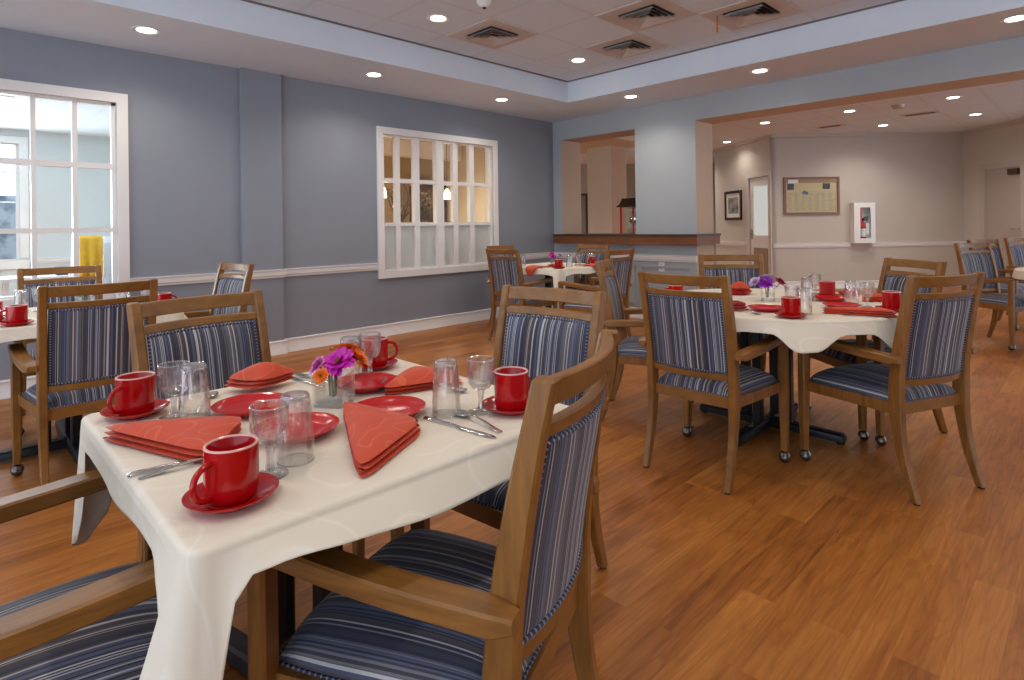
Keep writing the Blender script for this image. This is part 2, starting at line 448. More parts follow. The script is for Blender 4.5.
# small angle bar around the tray
bm = bmesh.new(); box(bm, -3.6, XT, YT-.012, YT, T-.014, T); box(bm, XT-.012, XT, -5.5, YT-.012, T-.014, T); struct('trim_1', bm, plain('angle_bar', srgb(120,112,110), .6))

# chair rails, baseboards (profile: list of (offset from wall, z))
RAIL = [(0,.728),(.012,.728),(.014,.745),(.022,.752),(.024,.785),(.018,.792),(.030,.797),(.030,.806),(0,.806)]
BASE = [(0,0),(.022,0),(.022,.014),(.014,.024),(.013,.112),(.018,.116),(.018,.124),(.006,.131),(0,.131)]
def run(bm, prof, p0, p1, nrm, ext0=0, ext1=0):
    p0 = Vector(p0); p1 = Vector(p1); n = Vector(nrm); d = (p1-p0).normalized()
    loft(bm, [[p0+n*o+d*(ext0*o)+Vector((0,0,z)) for o, z in prof], [p1+n*o-d*(ext1*o)+Vector((0,0,z)) for o, z in prof]])
bm = bmesh.new()
yp = YL-.045
run(bm, RAIL, (W1[1],YL,0), (1.945,YL,0), (0,-1,0)); run(bm, RAIL, (1.945,YL,0), (1.945,yp,0), (-1,0,0), 0, -1)
run(bm, RAIL, (1.945,yp,0), (2.315,yp,0), (0,-1,0), -1, -1); run(bm, RAIL, (2.315,yp,0), (2.315,YL,0), (1,0,0), -1)
run(bm, RAIL, (2.315,YL,0), (W2[0],YL,0), (0,-1,0)); run(bm, RAIL, (W2[1],YL,0), (XB,YL,0), (0,-1,0), 0, 1)
struct('trim_2', bm, M['trim'], smooth=True)
bm = bmesh.new()
run(bm, BASE, (-3.6,YL,0), (1.945,YL,0), (0,-1,0), 0, 1); run(bm, BASE, (1.945,YL,0), (1.945,yp,0), (-1,0,0), 1, -1)
run(bm, BASE, (1.945,yp,0), (2.315,yp,0), (0,-1,0), -1, -1); run(bm, BASE, (2.315,yp,0), (2.315,YL,0), (1,0,0), -1, 1)
run(bm, BASE, (2.315,YL,0), (XB,YL,0), (0,-1,0), 1, 1)
struct('baseboard_left', bm, M['trim'], smooth=True)
bm = bmesh.new()
run(bm, RAIL, (XB,YL,0), (XB,OY,0), (-1,0,0), 1, 0); struct('trim_3', bm, M['trim'], smooth=True)
bm = bmesh.new(); run(bm, BASE, (XB,YL,0), (XB,OY,0), (-1,0,0), 1, 0); struct('baseboard_back', bm, M['trim'], smooth=True)
# applied picture-frame moulding below the rail
bm = bmesh.new()
for (a, b) in ((4.18, 4.95), (3.40, 4.10)):
    for (y0, y1, z0, z1) in ((a,b,.645,.675),(a,b,.18,.21),(a,a+.03,.21,.645),(b-.03,b,.21,.645)): box(bm, XB-.014, XB, y0, y1, z0, z1)
struct('trim_4', bm, M['blue_back'])
# oak ledge over the low wall, returned round the pier
bm = bmesh.new()
def vb2(x0,x1,y0,y1,z0,z1,mi): box(bm,x0,x1,y0,y1,z0,z1,mi)
e1 = .0015; LY = 3.275
vb2(XB-.10, XB-e1, LY, YL-.08, .934, 1.038, 0); vb2(XB-e1, XB+TW+.05, LY, OY-e1, .934, 1.038, 0)
vb2(XB-.115, XB+TW+.1, PY0+e1, PY1-e1, 1.038, 1.062, 1); vb2(XB-.115, XB-e1, LY-.012, PY0+e1, 1.038, 1.062, 1); vb2(XB-e1, XB+TW+.05, LY-.012, OY-e1, 1.038, 1.062, 1); vb2(XB-.115, XB-e1, PY1-e1, YL-.08, 1.038, 1.062, 1)
led = obj('wooden_ledge', bm, [M['ledge'], M['ledge_top']], smooth=False)
tag(led, 'long brown oak ledge capping the low wall below the pass-through', 'ledge')

# interior windows in the left wall
def window(n, W, mull, cols, rows, frost, label):
    x0, x1, z0, z1 = W
    root = empty('window_%d' % n, ((x0+x1)/2, YL, z0)); root['kind'] = 'structure'
    ox, oy, oz = (x0+x1)/2, YL, z0
    def B(bm, a, b, y0, y1, c, d): box(bm, a-ox, b-ox, y0-oy, y1-oy, c-oz, d-oz)
    bm = bmesh.new(); w = .075
    for (a,b,c,d) in ((x0,x1,z0,z0+w),(x0,x1,z1-w,z1),(x0,x0+w,z0+w,z1-w),(x1-w,x1,z0+w,z1-w)): B(bm, a,b,YL-.028,YL,c,d)
    for (a,b,c,d) in ((x0+.068,x1-.068,z0+.068,z0+w),(x0+.068,x1-.068,z1-w,z1-.068),(x0+.068,x0+w,z0+w,z1-w),(x1-w,x1-.068,z0+w,z1-w)): B(bm, a,b,YL-.01,YL+.14,c,d)
    obj('window_frame', bm, M['trim'], root, False)
    bm = bmesh.new(); i0, i1, j0, j1 = x0+w, x1-w, z0+w, z1-w
    s = .03
    for (a,b,c,d) in ((i0,i1,j0,j0+s*.6),(i0,i1,j1-s*.6,j1),(i0,i0+s*.4,j0,j1),(i1-s,i1,j0,j1)): B(bm, a,b,YL+.03,YL+.08,c,d)
    if mull: B(bm, mull[0], mull[1], YL+.005, YL+.085, j0, j1)
    for a, b in cols: B(bm, a, b, YL+.022, YL+.082, j0, j1)
    for a, b in rows: B(bm, i0, i1, YL+.024, YL+.080, a, b)
    obj('muntins', bm, M['trim'], root, False)
    zf = rows[0][0]
    if frost:
        bm = bmesh.new(); B(bm, i0, i1, YL+.052, YL+.056, j0, zf+.01); obj('frosted_pane', bm, M['frosted'], root, False)
        bm = bmesh.new(); B(bm, i0, i1, YL+.052, YL+.056, zf+.01, j1); obj('glass_pane', bm, M['pane'], root, False)
    else:
        bm = bmesh.new(); B(bm, i0, i1, YL+.052, YL+.056, j0, j1); obj('glass_pane', bm, M['pane'], root, False)
    return root
cw = .242
cols1 = [(.711-cw*k*1.0, .744-cw*k*1.0) for k in range(0, 5)]
cols1 = [(.711,.744),(.463,.494),(.215,.246),(-.035,-.004),(-.285,-.254),(-.53,-.50)]
window(1, W1, None, cols1, [(1.181,1.219),(1.687,1.731)], False, '')
cols2 = [(3.628,3.684),(3.877,3.950),(4.449,4.520),(4.712,4.785)]
window(2, W2, (4.185,4.290), cols2, [(1.204,1.243),(1.693,1.738)], True, '')

# ------------------------------------------------------------------ rooms seen through the windows
# partition between the two rooms, far walls, ceilings
bm = bmesh.new()
wall_y(bm, -7.5, 2.4, 11.2, 11.35, 2.8, [(-4.2, -2.3, .78, 2.50), (-1.2, .80, .78, 2.50)])
struct('wall_far', bm, M['greygreen'])
bm = bmesh.new(); box(bm, 2.4, 2.52, YL+.13, 11.35, 0, 2.8); struct('wall_partition', bm, M['greygreen'])
bm = bmesh.new(); box(bm, -7.5, 2.4, YL+.13, 11.35, 2.70, 2.80); struct('ceiling', bm, M['tile_white'])
bm = bmesh.new(); run(bm, RAIL, (-7.5,11.2,0), (2.4,11.2,0), (0,-1,0)); struct('trim_5', bm, M['white'], smooth=True)
def far_window(n, a, b, z0, z1):
    root = empty('window_%d' % n, ((a+b)/2, 11.2, z0)); root['kind'] = 'structure'
    ox = (a+b)/2
    bm = bmesh.new()
    for (p,q,c,d) in ((a-.1,b+.1,-.12,0),(a-.1,b+.1,z1-z0,z1-z0+.1),(a-.1,a,0,z1-z0),(b,b+.1,0,z1-z0)): box(bm, p-ox,q-ox,-.03,.02,c,d)
    for p in (a, (a+b)/2-.02, b-.04): box(bm, p-ox, p+.04-ox, .03, .07, 0, z1-z0)
    for k in range(0, 5): box(bm, a-ox, b-ox, .04, .06, (z1-z0)*k/4-.012, (z1-z0)*k/4+.012)
    obj('window_frame', bm, M['white'], root, False)
    bm = bmesh.new(); box(bm, a-ox, b-ox, .075, .08, 0, z1-z0); obj('glass_pane', bm, M['pane'], root, False)
far_window(3, -4.2, -2.3, .78, 2.50); far_window(4, -1.2, .80, .78, 2.50)
# bright overcast outdoors beyond those windows: snow-pale facade and ground
def outdoor_mat():
    t = NT('overcast_facade'); tc = t.n('ShaderNodeTexCoord'); nz = t.n('ShaderNodeTexNoise', i_Scale=3.0, i_Detail=6.0); t.l(tc.outputs['Object'], nz.inputs['Vector'])
    r = t.ramp([(.38, srgb(150,160,170)), (.52, srgb(236,240,244))], nz.outputs['Fac']); t.l(r.outputs[0], t.b.inputs['Base Color']); t.b.inputs['Roughness'].default_value = .9
    return t.m
bm = bmesh.new(); box(bm, -9, 4, 14.6, 14.8, -.05, 1.9); struct('exterior_facade', bm, outdoor_mat())

# room behind window 2
bm = bmesh.new(); box(bm, 2.52, 9.2, 9.6, 9.7, 0, 2.8); struct('wall_lounge', bm, plain('cream_lounge_paint', srgb(206,182,150), .6, noise=.02, nscale=3))
bm = bmesh.new(); box(bm, 2.52, 9.2, YL+.13, 9.7, 2.62, 2.72); struct('ceiling', bm, plain('lounge_ceiling', srgb(214,204,192), .8))
bm = bmesh.new(); box(bm, 6.6, 6.75, 7.4, 9.6, 0, 2.62); box(bm, 5.2, 5.55, 9.25, 9.6, 0, 2.62); struct('wall_lounge_pier', bm, M['beige'])
bm = bmesh.new(); box(bm, 2.52, 6.6, 8.0, 8.2, 2.36, 2.62); struct('ceiling_beam', bm, M['trim'])

# ------------------------------------------------------------------ beyond the opening (a wing turned 45 degrees)
def obox(bm, F0, F1, R0, R1, z0, z1, mi=0):
    c = [FR(F0,R0), FR(F0,R1), FR(F1,R1), FR(F1,R0)]
    v = [bm.verts.new((p.x,p.y,z0)) for p in c]+[bm.verts.new((p.x,p.y,z1)) for p in c]
    for f in ((0,3,2,1),(4,5,6,7),(0,1,5,4),(1,2,6,5),(2,3,7,6),(3,0,4,7)): bm.faces.new([v[i] for i in f]).material_index = mi
FA, RA0, RA1 = 10.3, 4.60, 8.01
bm = bmesh.new(); obox(bm, FA, FA+.12, RA0, RA1+.12, 0, H2); struct('wall_alcove', bm, M['beige'])
# left return with a door
RL = RA0
DF0, DF1 = 10.22, 11.02
bm = bmesh.new()
def lw(F0, F1, z0, z1):  # plane drifting slightly with depth
    obox(bm, F0, F1, RL-.28*(F0+F1-20.6)/4-.0, RL+.12, z0, z1)
# straight wall from (FA,RA0) to (12.4,4.43)
def Rl(F): return RA0+(4.35-RA0)*(F-FA)/(12.4-FA)
def lwall(bm, F0, F1, z0, z1, t=.1, o=0.0):
    c = [FR(F0,Rl(F0)-o), FR(F0,Rl(F0)+t), FR(F1,Rl(F1)+t), FR(F1,Rl(F1)-o)]
    v = [bm.verts.new((p.x,p.y,z0)) for p in c]+[bm.verts.new((p.x,p.y,z1)) for p in c]
    for f in ((0,3,2,1),(4,5,6,7),(0,1,5,4),(1,2,6,5),(2,3,7,6),(3,0,4,7)): bm.faces.new([v[i] for i in f])
lwall(bm, FA-.0, DF0+.12, 0, H2); lwall(bm, DF0+.12, DF1, 2.03, H2); lwall(bm, DF1, 12.4, 0, H2)
struct('wall_alcove_left', bm, M['beige'])
# right return with a door
DR0, DR1 = 9.12, 9.83
bm = bmesh.new()
obox(bm, DR1, FA, RA1, RA1+.12, 0, H2); obox(bm, DR0, DR1, RA1, RA1+.12, 2.03, H2); obox(bm, 8.0, DR0, RA1, RA1+.12, 0, H2)
struct('wall_alcove_right', bm, M['beige'])
# hall far behind and its side
bm = bmesh.new(); obox(bm, 15.0, 15.12, -1.0, 8.2, 0, H2); struct('wall_hall', bm, plain('hall_paint', srgb(176,172,164), .6))
bm = bmesh.new(); obox(bm, 13.0, 15.0, 5.5, 5.6, 0, H2); struct('wall_hall_side', bm, plain('hall_grey_paint', srgb(140,142,144), .6))
bm = bmesh.new(); box(bm, XB+TW, 17, -5.5, 9.7, H2, H2+.08); struct('ceiling', bm, M['tile_alcove'])
bm = bmesh.new(); box(bm, 9.2, 17, 9.7, 15, H2, H2+.08); struct('ceiling', bm, M['tile_alcove'])
# crown where the alcove ceiling meets its walls
bm = bmesh.new(); obox(bm, FA-.05, FA, RA0, RA1, H2-.05, H2); obox(bm, 8.0, FA, RA1-.05, RA1, H2-.05, H2); lwall(bm, FA, 12.4, H2-.05, H2, 0, .05)
struct('trim_6', bm, M['beige'])
def orun(bm, prof, a, b, n):
    run(bm, prof, a, b, n)
bm = bmesh.new()
orun(bm, RAIL, FR(FA, RA0+.03), FR(FA, 5.985), -Fd); orun(bm, RAIL, FR(FA, 6.365), FR(FA, RA1), -Fd)
nl = Vector((-Rd.x, -Rd.y, 0))
orun(bm, RAIL, FR(DF1+.1, Rl(DF1+.1)), FR(12.4, Rl(12.4)), nl)
orun(bm, RAIL, FR(FA, RA1), FR(DR1+.1, RA1), nl); orun(bm, RAIL, FR(DR0-.1, RA1), FR(8, RA1), nl)
struct('trim_7', bm, M['trim'], smooth=True)
bm = bmesh.new()
orun(bm, BASE, FR(FA, RA0), FR(FA, RA1), -Fd); orun(bm, BASE, FR(DF1+.1, Rl(DF1+.1)), FR(12.4, Rl(12.4)), nl)
orun(bm, BASE, FR(FA, RA1), FR(DR1+.1, RA1), nl); orun(bm, BASE, FR(DR0-.1, RA1), FR(8, RA1), nl)
struct('baseboard_alcove', bm, M['trim'], smooth=True)
# column seen through the pass-through: pale front, tan side
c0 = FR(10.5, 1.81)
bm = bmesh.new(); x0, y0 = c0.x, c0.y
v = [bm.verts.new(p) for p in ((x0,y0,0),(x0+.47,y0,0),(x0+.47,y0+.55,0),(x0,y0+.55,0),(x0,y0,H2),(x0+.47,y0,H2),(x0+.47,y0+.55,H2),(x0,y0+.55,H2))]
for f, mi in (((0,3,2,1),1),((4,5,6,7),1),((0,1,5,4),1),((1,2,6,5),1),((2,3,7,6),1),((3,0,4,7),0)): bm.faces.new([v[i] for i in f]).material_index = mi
struct('column', bm, [plain('pale_column_tone', srgb(208,216,222), .6), M['tan']])

# doors
def basis(o, org, xdir, ydir):
    o.matrix_world = Matrix(((xdir.x, ydir.x, 0, org.x), (xdir.y, ydir.y, 0, org.y), (0, 0, 1, org.z), (0, 0, 0, 1)))
def place(root, org, heading):
    root.location = org; root.rotation_euler = (0, 0, heading)
RDIR = math.atan2(Rd.y, Rd.x); FDIR = math.atan2(Fd.y, Fd.x)
# door 2 (grey, closer at the top) in the right return; local x runs away from the camera
r = empty('door_2'); r['kind'] = 'structure'; place(r, FR(DR0, RA1), FDIR)
W_ = DR1-DR0
bm = bmesh.new(); box(bm, .01, W_-.01, -.055, -.015, .01, 2.02); obj('door_panel', bm, plain('grey_beige_door', srgb(176,164,154), .45), r, False)
bm = bmesh.new()
for a, b, c, d in ((-.09,0,0,2.12),(W_,W_+.09,0,2.12),(0,W_,2.03,2.12)): box(bm, a, b, 0, .02, c, d)
for a, b, c, d in ((0,.01,0,2.03),(W_-.01,W_,0,2.03),(0,W_,2.02,2.03)): box(bm, a, b, -.1, .004, c, d)
obj('door_frame', bm, plain('door_frame_paint', srgb(190,180,172), .4), r, False)
bm = bmesh.new(); box(bm, .03, .22, -.015, .035, 1.90, 1.99); obj('door_closer', bm, plain('bronze_closer', srgb(84,64,52), .4, .5), r, False)
bm = bmesh.new(); tube(bm, [(.05,-.015,1.03),(.05,.03,1.03),(.065,.045,1.03),(.16,.045,1.03)], .009, 8); lathe(bm, [(0,0),(.026,0),(.026,.01),(0,.01)], 16, (.05,-.01,1.02)); obj('door_handle', bm, M['steel'], r)
# door 1 (half-glazed) in the left return; local x runs toward the camera
r = empty('door_1'); r['kind'] = 'structure'
DFA = DF0+.12
dvec = (FR(DFA, Rl(DFA))-FR(DF1, Rl(DF1))); Wd = dvec.length
place(r, FR(DF1, Rl(DF1)), math.atan2(dvec.y, dvec.x))
bm = bmesh.new()
for a, b, c, d in ((0,.09,0,2.02),(Wd-.09,Wd,0,2.02),(.09,Wd-.09,0,.95),(.09,Wd-.09,1.86,2.02)): box(bm, a, b, .015, .055, c, d)
obj('door_panel', bm, plain('white_grey_door', srgb(224,224,222), .4), r, False)
bm = bmesh.new(); box(bm, .09, Wd-.09, .032, .038, .95, 1.86)
obj('glass_pane', bm, emit('door_glass_glow', (.93,.92,.84,1), .62), r, False)  # pane itself glows in place of a lit room behind
bm = bmesh.new()
for a, b, c, d in ((-.08,0,0,2.11),(Wd,Wd+.06,0,2.11),(0,Wd,2.03,2.11)): box(bm, a, b, -.02, 0, c, d)
obj('door_frame', bm, plain('pale_frame_paint', srgb(206,200,194), .4), r, False)
bm = bmesh.new(); tube(bm, [(.05,.02,.98),(.05,-.03,.98),(.14,-.03,.98)], .009, 8); box(bm, .03,.07,.008,.016,.88,1.06); obj('door_handle', bm, M['steel'], r)
bm = bmesh.new(); box(bm, .1, Wd-.1, .010, .015, .02, .72); obj('kick_plate', bm, plain('bronze_plate', srgb(150,130,110), .4), r, False)

# ------------------------------------------------------------------ wall-hung things
# notice board
def pic_root(name, F, R, z, heading): 
    r = empty(name); place(r, FR(F, R, z), heading); return r
def frame_bm(w, h, t, d):
    bm = bmesh.new()
    for a, b, c, e_ in ((-w/2,w/2,0,t),(-w/2,w/2,h-t,h),(-w/2,-w/2+t,t,h-t),(w/2-t,w/2,t,h-t)):
        box(bm, a, b, -d, 0, c, e_)
    return bm
bw, bh = .985, .665
r = pic_root('notice_board', FA, (811.5-512)/580.78*FA, 1.315, RDIR)
tag(r, 'wood-framed calendar notice board hanging on the beige alcove wall', 'notice board')
obj('frame', frame_bm(bw, bh, .04, .03), M['ledge'], r, False)
def board_mat():
    t = NT('calendar_sheet'); tc = t.n('ShaderNodeTexCoord'); sp = t.n('ShaderNodeSeparateXYZ'); t.l(tc.outputs['Object'], sp.inputs[0])
    nz = t.n('ShaderNodeTexNoise', i_Scale=70.0, i_Detail=3.0); t.l(tc.outputs['Object'], nz.inputs['Vector'])
    r = t.ramp([(.45, srgb(222,196,146)), (.62, srgb(192,172,132))], nz.outputs['Fac'])
    t.l(r.outputs[0], t.b.inputs['Base Color']); t.b.inputs['Roughness'].default_value = .5
    return t.m
bm = bmesh.new(); box(bm, -bw/2+.035, bw/2-.035, -.012, -.004, .035, bh-.035); obj('calendar_sheet', bm, board_mat(), r, False)
bm = bmesh.new()
ink = plain('calendar_ink', srgb(140,134,124), .7)
for i in range(8): 
    x = -.42+i*.12; box(bm, x-.0015, x+.0015, -.0135, -.012, .07, .40)
for j in range(6):
    z = .07+j*.066; box(bm, -.42, .42, -.0135, -.012, z-.0015, z+.0015)
for i in range(7):
    for j in range(5):
        for k in range(3):
            x = -.41+i*.12; z = .085+j*.066+k*.014; box(bm, x, x+random.uniform(.04,.095), -.0135, -.012, z, z+.006)
obj('calendar_grid', bm, ink, r, False)
bm = bmesh.new(); box(bm, -bw/2+.075, -bw/2+.25, -.034, -.03, bh-.105, bh-.045); obj('white_card', bm, M['white'], r, False)
bm = bmesh.new(); box(bm, -.43, -.31, -.015, -.012, .44, .55); box(bm, .20, .33, -.015, -.012, .45, .55); obj('dark_photo', bm, plain('dark_print', srgb(50,44,62), .5), r, False)
bm = bmesh.new(); loft(bm, [[(-.17,-.0145,.38),(-.07,-.0145,.35),(-.05,-.0145,.40),(-.14,-.0145,.43)],[(-.17,-.012,.38),(-.07,-.012,.35),(-.05,-.012,.40),(-.14,-.012,.43)]]); obj('blue_print', bm, plain('blue_print', srgb(88,100,134), .5), r, False)
bm = bmesh.new(); box(bm, -bw/2+.04, bw/2-.04, -.018, -.012, bh-.10, bh-.04); obj('header_rail', bm, wood('header_wood', srgb(150,104,58), srgb(176,128,78)), r, False)
bm = bmesh.new(); box(bm, -bw/2+.04, bw/2-.04, -.024, -.022, .04, bh-.04); obj('glass_pane', bm, M['pane'], r, False)
# extinguisher cabinet
r = pic_root('extinguisher_cabinet', FA-.003, (860.2-512)/580.78*FA, .80, RDIR)
tag(r, 'white fire extinguisher cabinet with glass door on the alcove wall', 'cabinet')
cw_, ch_, cd_ = .37, .71, .115
bm = bmesh.new(); box(bm, -cw_/2, cw_/2, -.012, 0, 0, ch_)
for a, b, c, d in ((-cw_/2,cw_/2,0,.012),(-cw_/2,cw_/2,ch_-.012,ch_),(-cw_/2,-cw_/2+.012,0,ch_),(cw_/2-.012,cw_/2,0,ch_)): box(bm, a, b, -cd_, -.012, c, d)
obj('cabinet_body', bm, M['white'], r, False)
bm = bmesh.new()
for a, b, c, d in ((-cw_/2,-.08,0,ch_),(.105,cw_/2,0,ch_),(-.08,.105,0,.085),(-.08,.105,ch_-.085,ch_)): box(bm, a, b, -cd_-.018, -cd_, c, d)
dr = obj('cabinet_door', bm, M['white'], r, False)
bm = bmesh.new(); box(bm, -.08, .105, -cd_-.011, -cd_-.007, .085, ch_-.085); obj('glass_pane', bm, M['pane'], dr, False)
bm = bmesh.new(); box(bm, -.078, -.045, -cd_-.0125, -cd_-.011, .28, ch_-.09); obj('warning_strip', bm, plain('pale_red_decal', srgb(196,80,66), .5), dr, False)
ex = empty('fire_extinguisher'); place(ex, FR(FA-.066, (860.2-512)/580.78*FA+.012, .815), RDIR)
tag(ex, 'small red fire extinguisher standing inside the white wall cabinet', 'fire extinguisher')
bm = bmesh.new(); lathe(bm, [(0,0),(.038,0),(.042,.01),(.042,.30),(.036,.34),(.02,.365),(.018,.39),(0,.39)], 20); obj('tank', bm, M['redpaint'], ex)
bm = bmesh.new(); lathe(bm, [(.0425,.10),(.0435,.10),(.0435,.24),(.0425,.24)], 20); obj('label_band', bm, M['white'], ex)
bm = bmesh.new(); lathe(bm, [(0,.38),(.022,.38),(.022,.42),(0,.42)], 12); tube(bm, [(0,0,.42),(.04,0,.44),(.09,0,.445)], .007, 6); tube(bm, [(0,0,.40),(.04,0,.395),(.085,0,.41)], .006, 6); obj('valve_handle', bm, M['black'], ex)
bm = bmesh.new(); tube(bm, [(.02,0,.40),(.06,-.01,.38),(.075,-.01,.30),(.072,-.01,.16)], .008, 8); obj('hose', bm, M['black'], ex)
bm = bmesh.new(); box(bm, .02, .075, -.050, -.048, .14, .34); obj('inspection_tag', bm, M['white'], ex, False)
# framed print on the left return
Fp = 11.62; r = empty('framed_print'); place(r, FR(Fp, Rl(Fp), 1.245), math.atan2(dvec.y, dvec.x))
tag(r, 'black-framed grey photograph hanging beside the half-glazed door', 'picture')
obj('frame', frame_bm(.66, .58, .05, .03), plain('dark_frame', srgb(40,30,28), .4), r, False)
bm = bmesh.new(); box(bm, -.28, .28, -.012, -.004, .05, .53); obj('mat_board', bm, M['white'], r, False)
def photo_mat():
    t = NT('grey_photograph'); tc = t.n('ShaderNodeTexCoord'); nz = t.n('ShaderNodeTexNoise', i_Scale=7.0, i_Detail=4.0); t.l(tc.outputs['Object'], nz.inputs['Vector'])
    q = t.ramp([(.35, srgb(70,70,66)), (.65, srgb(170,170,164))], nz.outputs['Fac']); t.l(q.outputs[0], t.b.inputs['Base Color']); return t.m
bm = bmesh.new(); box(bm, -.2, .2, -.014, -.012, .13, .45); obj('photograph', bm, photo_mat(), r, False)
# tall dark picture far down the hall
r = pic_root('tall_picture', 15.0, (582.0-512)/580.78*15, .25, RDIR); tag(r, 'tall dark-framed picture at the end of the hall', 'picture')
obj('frame', frame_bm(.30, 1.75, .05, .03), plain('black_frame', srgb(34,30,28), .5), r, False)
bm = bmesh.new(); box(bm, -.1, .1, -.012, -.004, .05, 1.7); obj('print', bm, plain('dim_print', srgb(120,112,98), .6), r, False)
# wall outlet
o = empty('wall_outlet', (XB, 3.80, .605)); tag(o, 'small white power outlet on the low blue wall', 'outlet')
bm = bmesh.new(); box(bm, -.006, 0, -.038, .038, 0, .115); obj('cover_plate', bm, M['white'], o, False)
bm = bmesh.new()
for z in (.03, .085):
    for y in (-.008, .008): box(bm, -.0075, -.006, y-.002, y+.002, z-.008, z+.008)
obj('socket_slots', bm, M['grille_dark'], o, False)

# popcorn cart behind the pass-through
pc = FR(8.8, (636.5-512)/580.78*8.8)
r = empty('popcorn_machine', (pc.x, pc.y, 0), rad(0)); tag(r, 'red popcorn machine with flared dark roof beyond the pass-through', 'popcorn machine')
bm = bmesh.new(); box(bm, -.19, .19, -.19, .19, .08, .92); obj('cart', bm, M['redpaint'], r, False)
bm = bmesh.new()
for sx in (-1,1):
    for sy in (-1,1): box(bm, sx*.165-.012, sx*.165+.012, sy*.165-.012, sy*.165+.012, .92, 1.46)
obj('posts', bm, M['redpaint'], r, False)
bm = bmesh.new(); loft(bm, [crect(0,0,.225,.225,1.45,.02), crect(0,0,.185,.185,1.49,.02), crect(0,0,.16,.16,1.56,.02), crect(0,0,.155,.155,1.58,.02)]); obj('roof', bm, M['brownroof'], r, False)
bm = bmesh.new(); lathe(bm, [(0,0),(.09,0),(.11,.05),(.10,.10),(.02,.12),(0,.12)], 20, (0,0,1.20)); tube(bm, [(0,0,1.32),(0,0,1.46)], .012, 8); obj('kettle', bm, M['steel'], r)
bm = bmesh.new()
for a, b, c, d in ((-.15,.15,-.168,-.164),(-.15,.15,.164,.168)): box(bm, a, b, c, d, .92, 1.46)
for a, b, c, d in ((-.168,-.164,-.15,.15),(.164,.168,-.15,.15)): box(bm, a, b, c, d, .92, 1.46)
obj('glass_pane', bm, M['pane'], r, False)
bm = bmesh.new(); 
for x in (-.15,.15):
    for y in (-.15,.15): lathe(bm, [(0,0),(.03,0),(.03,.08),(0,.08)], 10, (x,y,0))
obj('cart_feet', bm, M['rubber'], r)
# white shelf unit beyond it
sc_ = FR(11.6, (634-512)/580.78*11.6); r = empty('shelf_unit', (sc_.x, sc_.y, 0), RDIR); tag(r, 'white shelf unit standing behind the popcorn machine', 'shelf')
bm = bmesh.new(); box(bm, -.4, .4, .16, .2, 0, 1.5); box(bm, -.4, -.37, -.2, .16, 0, 1.5); box(bm, .37, .4, -.2, .16, 0, 1.5); obj('carcass', bm, M['white'], r, False)
for z in (.05, .45, .85, 1.12, 1.46):
    bm = bmesh.new(); box(bm, -.37, .37, -.2, .16, z, z+.03); obj('shelf_board', bm, M['white'], r, False)

# ------------------------------------------------------------------ ceiling fittings
def downlight_proto():
    r = empty('downlight'); tag(r, 'x', 'downlight', 'recessed ceiling downlights')
    bm = bmesh.new(); lathe(bm, [(.062,-.001),(.092,-.006),(.098,-.002),(.098,0),(.075,0),(.070,.012),(.062,.012),(.062,-.001)], 32); obj('trim_ring', bm, M['white'], r)
    bm = bmesh.new(); lathe(bm, [(0,-.007),(.03,-.0062),(.063,-.003)], 24); o = obj('lamp', bm, M['lamp'], r)
    return r
dl0 = None
LAMPS = []
def downlight(x, y, z, label, energy=1.0, col=(1,.905,.78), group=None):
    global dl0
    if dl0 is None:
        dl0 = downlight_proto(); r = dl0; r.location = (x, y, z-.002); r['label'] = label
    else: r = dup(dl0, (x, y, z-.002), 0, label, group)
    LAMPS.append((x, y, z, energy, col))
DLS = [(1.076,4.916,H,'recessed downlight in the soffit above the white French window'),
 (2.974,4.915,H,'recessed downlight in the soffit just past the shallow wall pier'),
 (4.665,4.916,H,'recessed downlight in the soffit above the frosted-pane window'),
 (5.69,3.823,H,'recessed downlight in the soffit before the pass-through'),
 (5.69,2.338,H,'recessed downlight in the soffit above the pier end of the opening'),
 (5.66,.445,H,'recessed downlight cut by the frame edge over the wide opening'),
 (2.945,3.855,T,'recessed downlight in the tray ceiling beside the single air vent'),
 (4.775,3.855,T,'recessed downlight in the tray ceiling corner tile')]
for a in DLS: downlight(a[0], a[1], a[2], a[3])
for (x, y, z, e_) in [(-.8,4.916,H,1),(5.66,-1.4,H,1),(1.115,3.855,T,1),(-.715,3.855,T,1),(1.115,2.025,T,1),(2.945,2.025,T,1),(-.715,2.025,T,1),(1.115,.195,T,1),(2.945,.195,T,1),(4.775,.195,T,1),(-.715,.195,T,1),(1.115,-1.635,T,1),(2.945,-1.635,T,1),(4.775,-1.635,T,1)]:
    LAMPS.append((x, y, z, e_, (1,.905,.78)))
    r = dup(dl0, (x, y, z-.002), 0, 'recessed downlight overhead, out of the photograph', 'downlights out of view')
ALC = [(9.152,3.693,'recessed downlight in the alcove ceiling above the wood-framed notice board'),(9.132,2.507,'recessed downlight in the alcove ceiling beside the round detector'),
 (9.16,1.337,'recessed downlight in the alcove ceiling, closest to the wide beam'),(10.901,1.327,'recessed downlight in the alcove ceiling near the grey door'),
 (10.93,2.516,'recessed downlight in the alcove ceiling above the extinguisher cabinet'),(10.745,5.061,'recessed downlight in the hall ceiling above the framed print')]
for x, y, l in ALC: downlight(x, y, H2, l, 1.9 if y < 4.5 else .8, (1,.91,.82))
for i, (x, y) in enumerate(((7.75,8.6),(7.75,6.6),(9.6,7.3),(11.9,6.6),(10.0,9.2))):  # downlights added to brighten the column and hall behind
    downlight(x, y, H2, 'added recessed downlight brightening the hall beyond the pass-through', (4, 7, 4, 4, 4)[i], (1,.92,.80), 'added downlights in the hall ceiling')
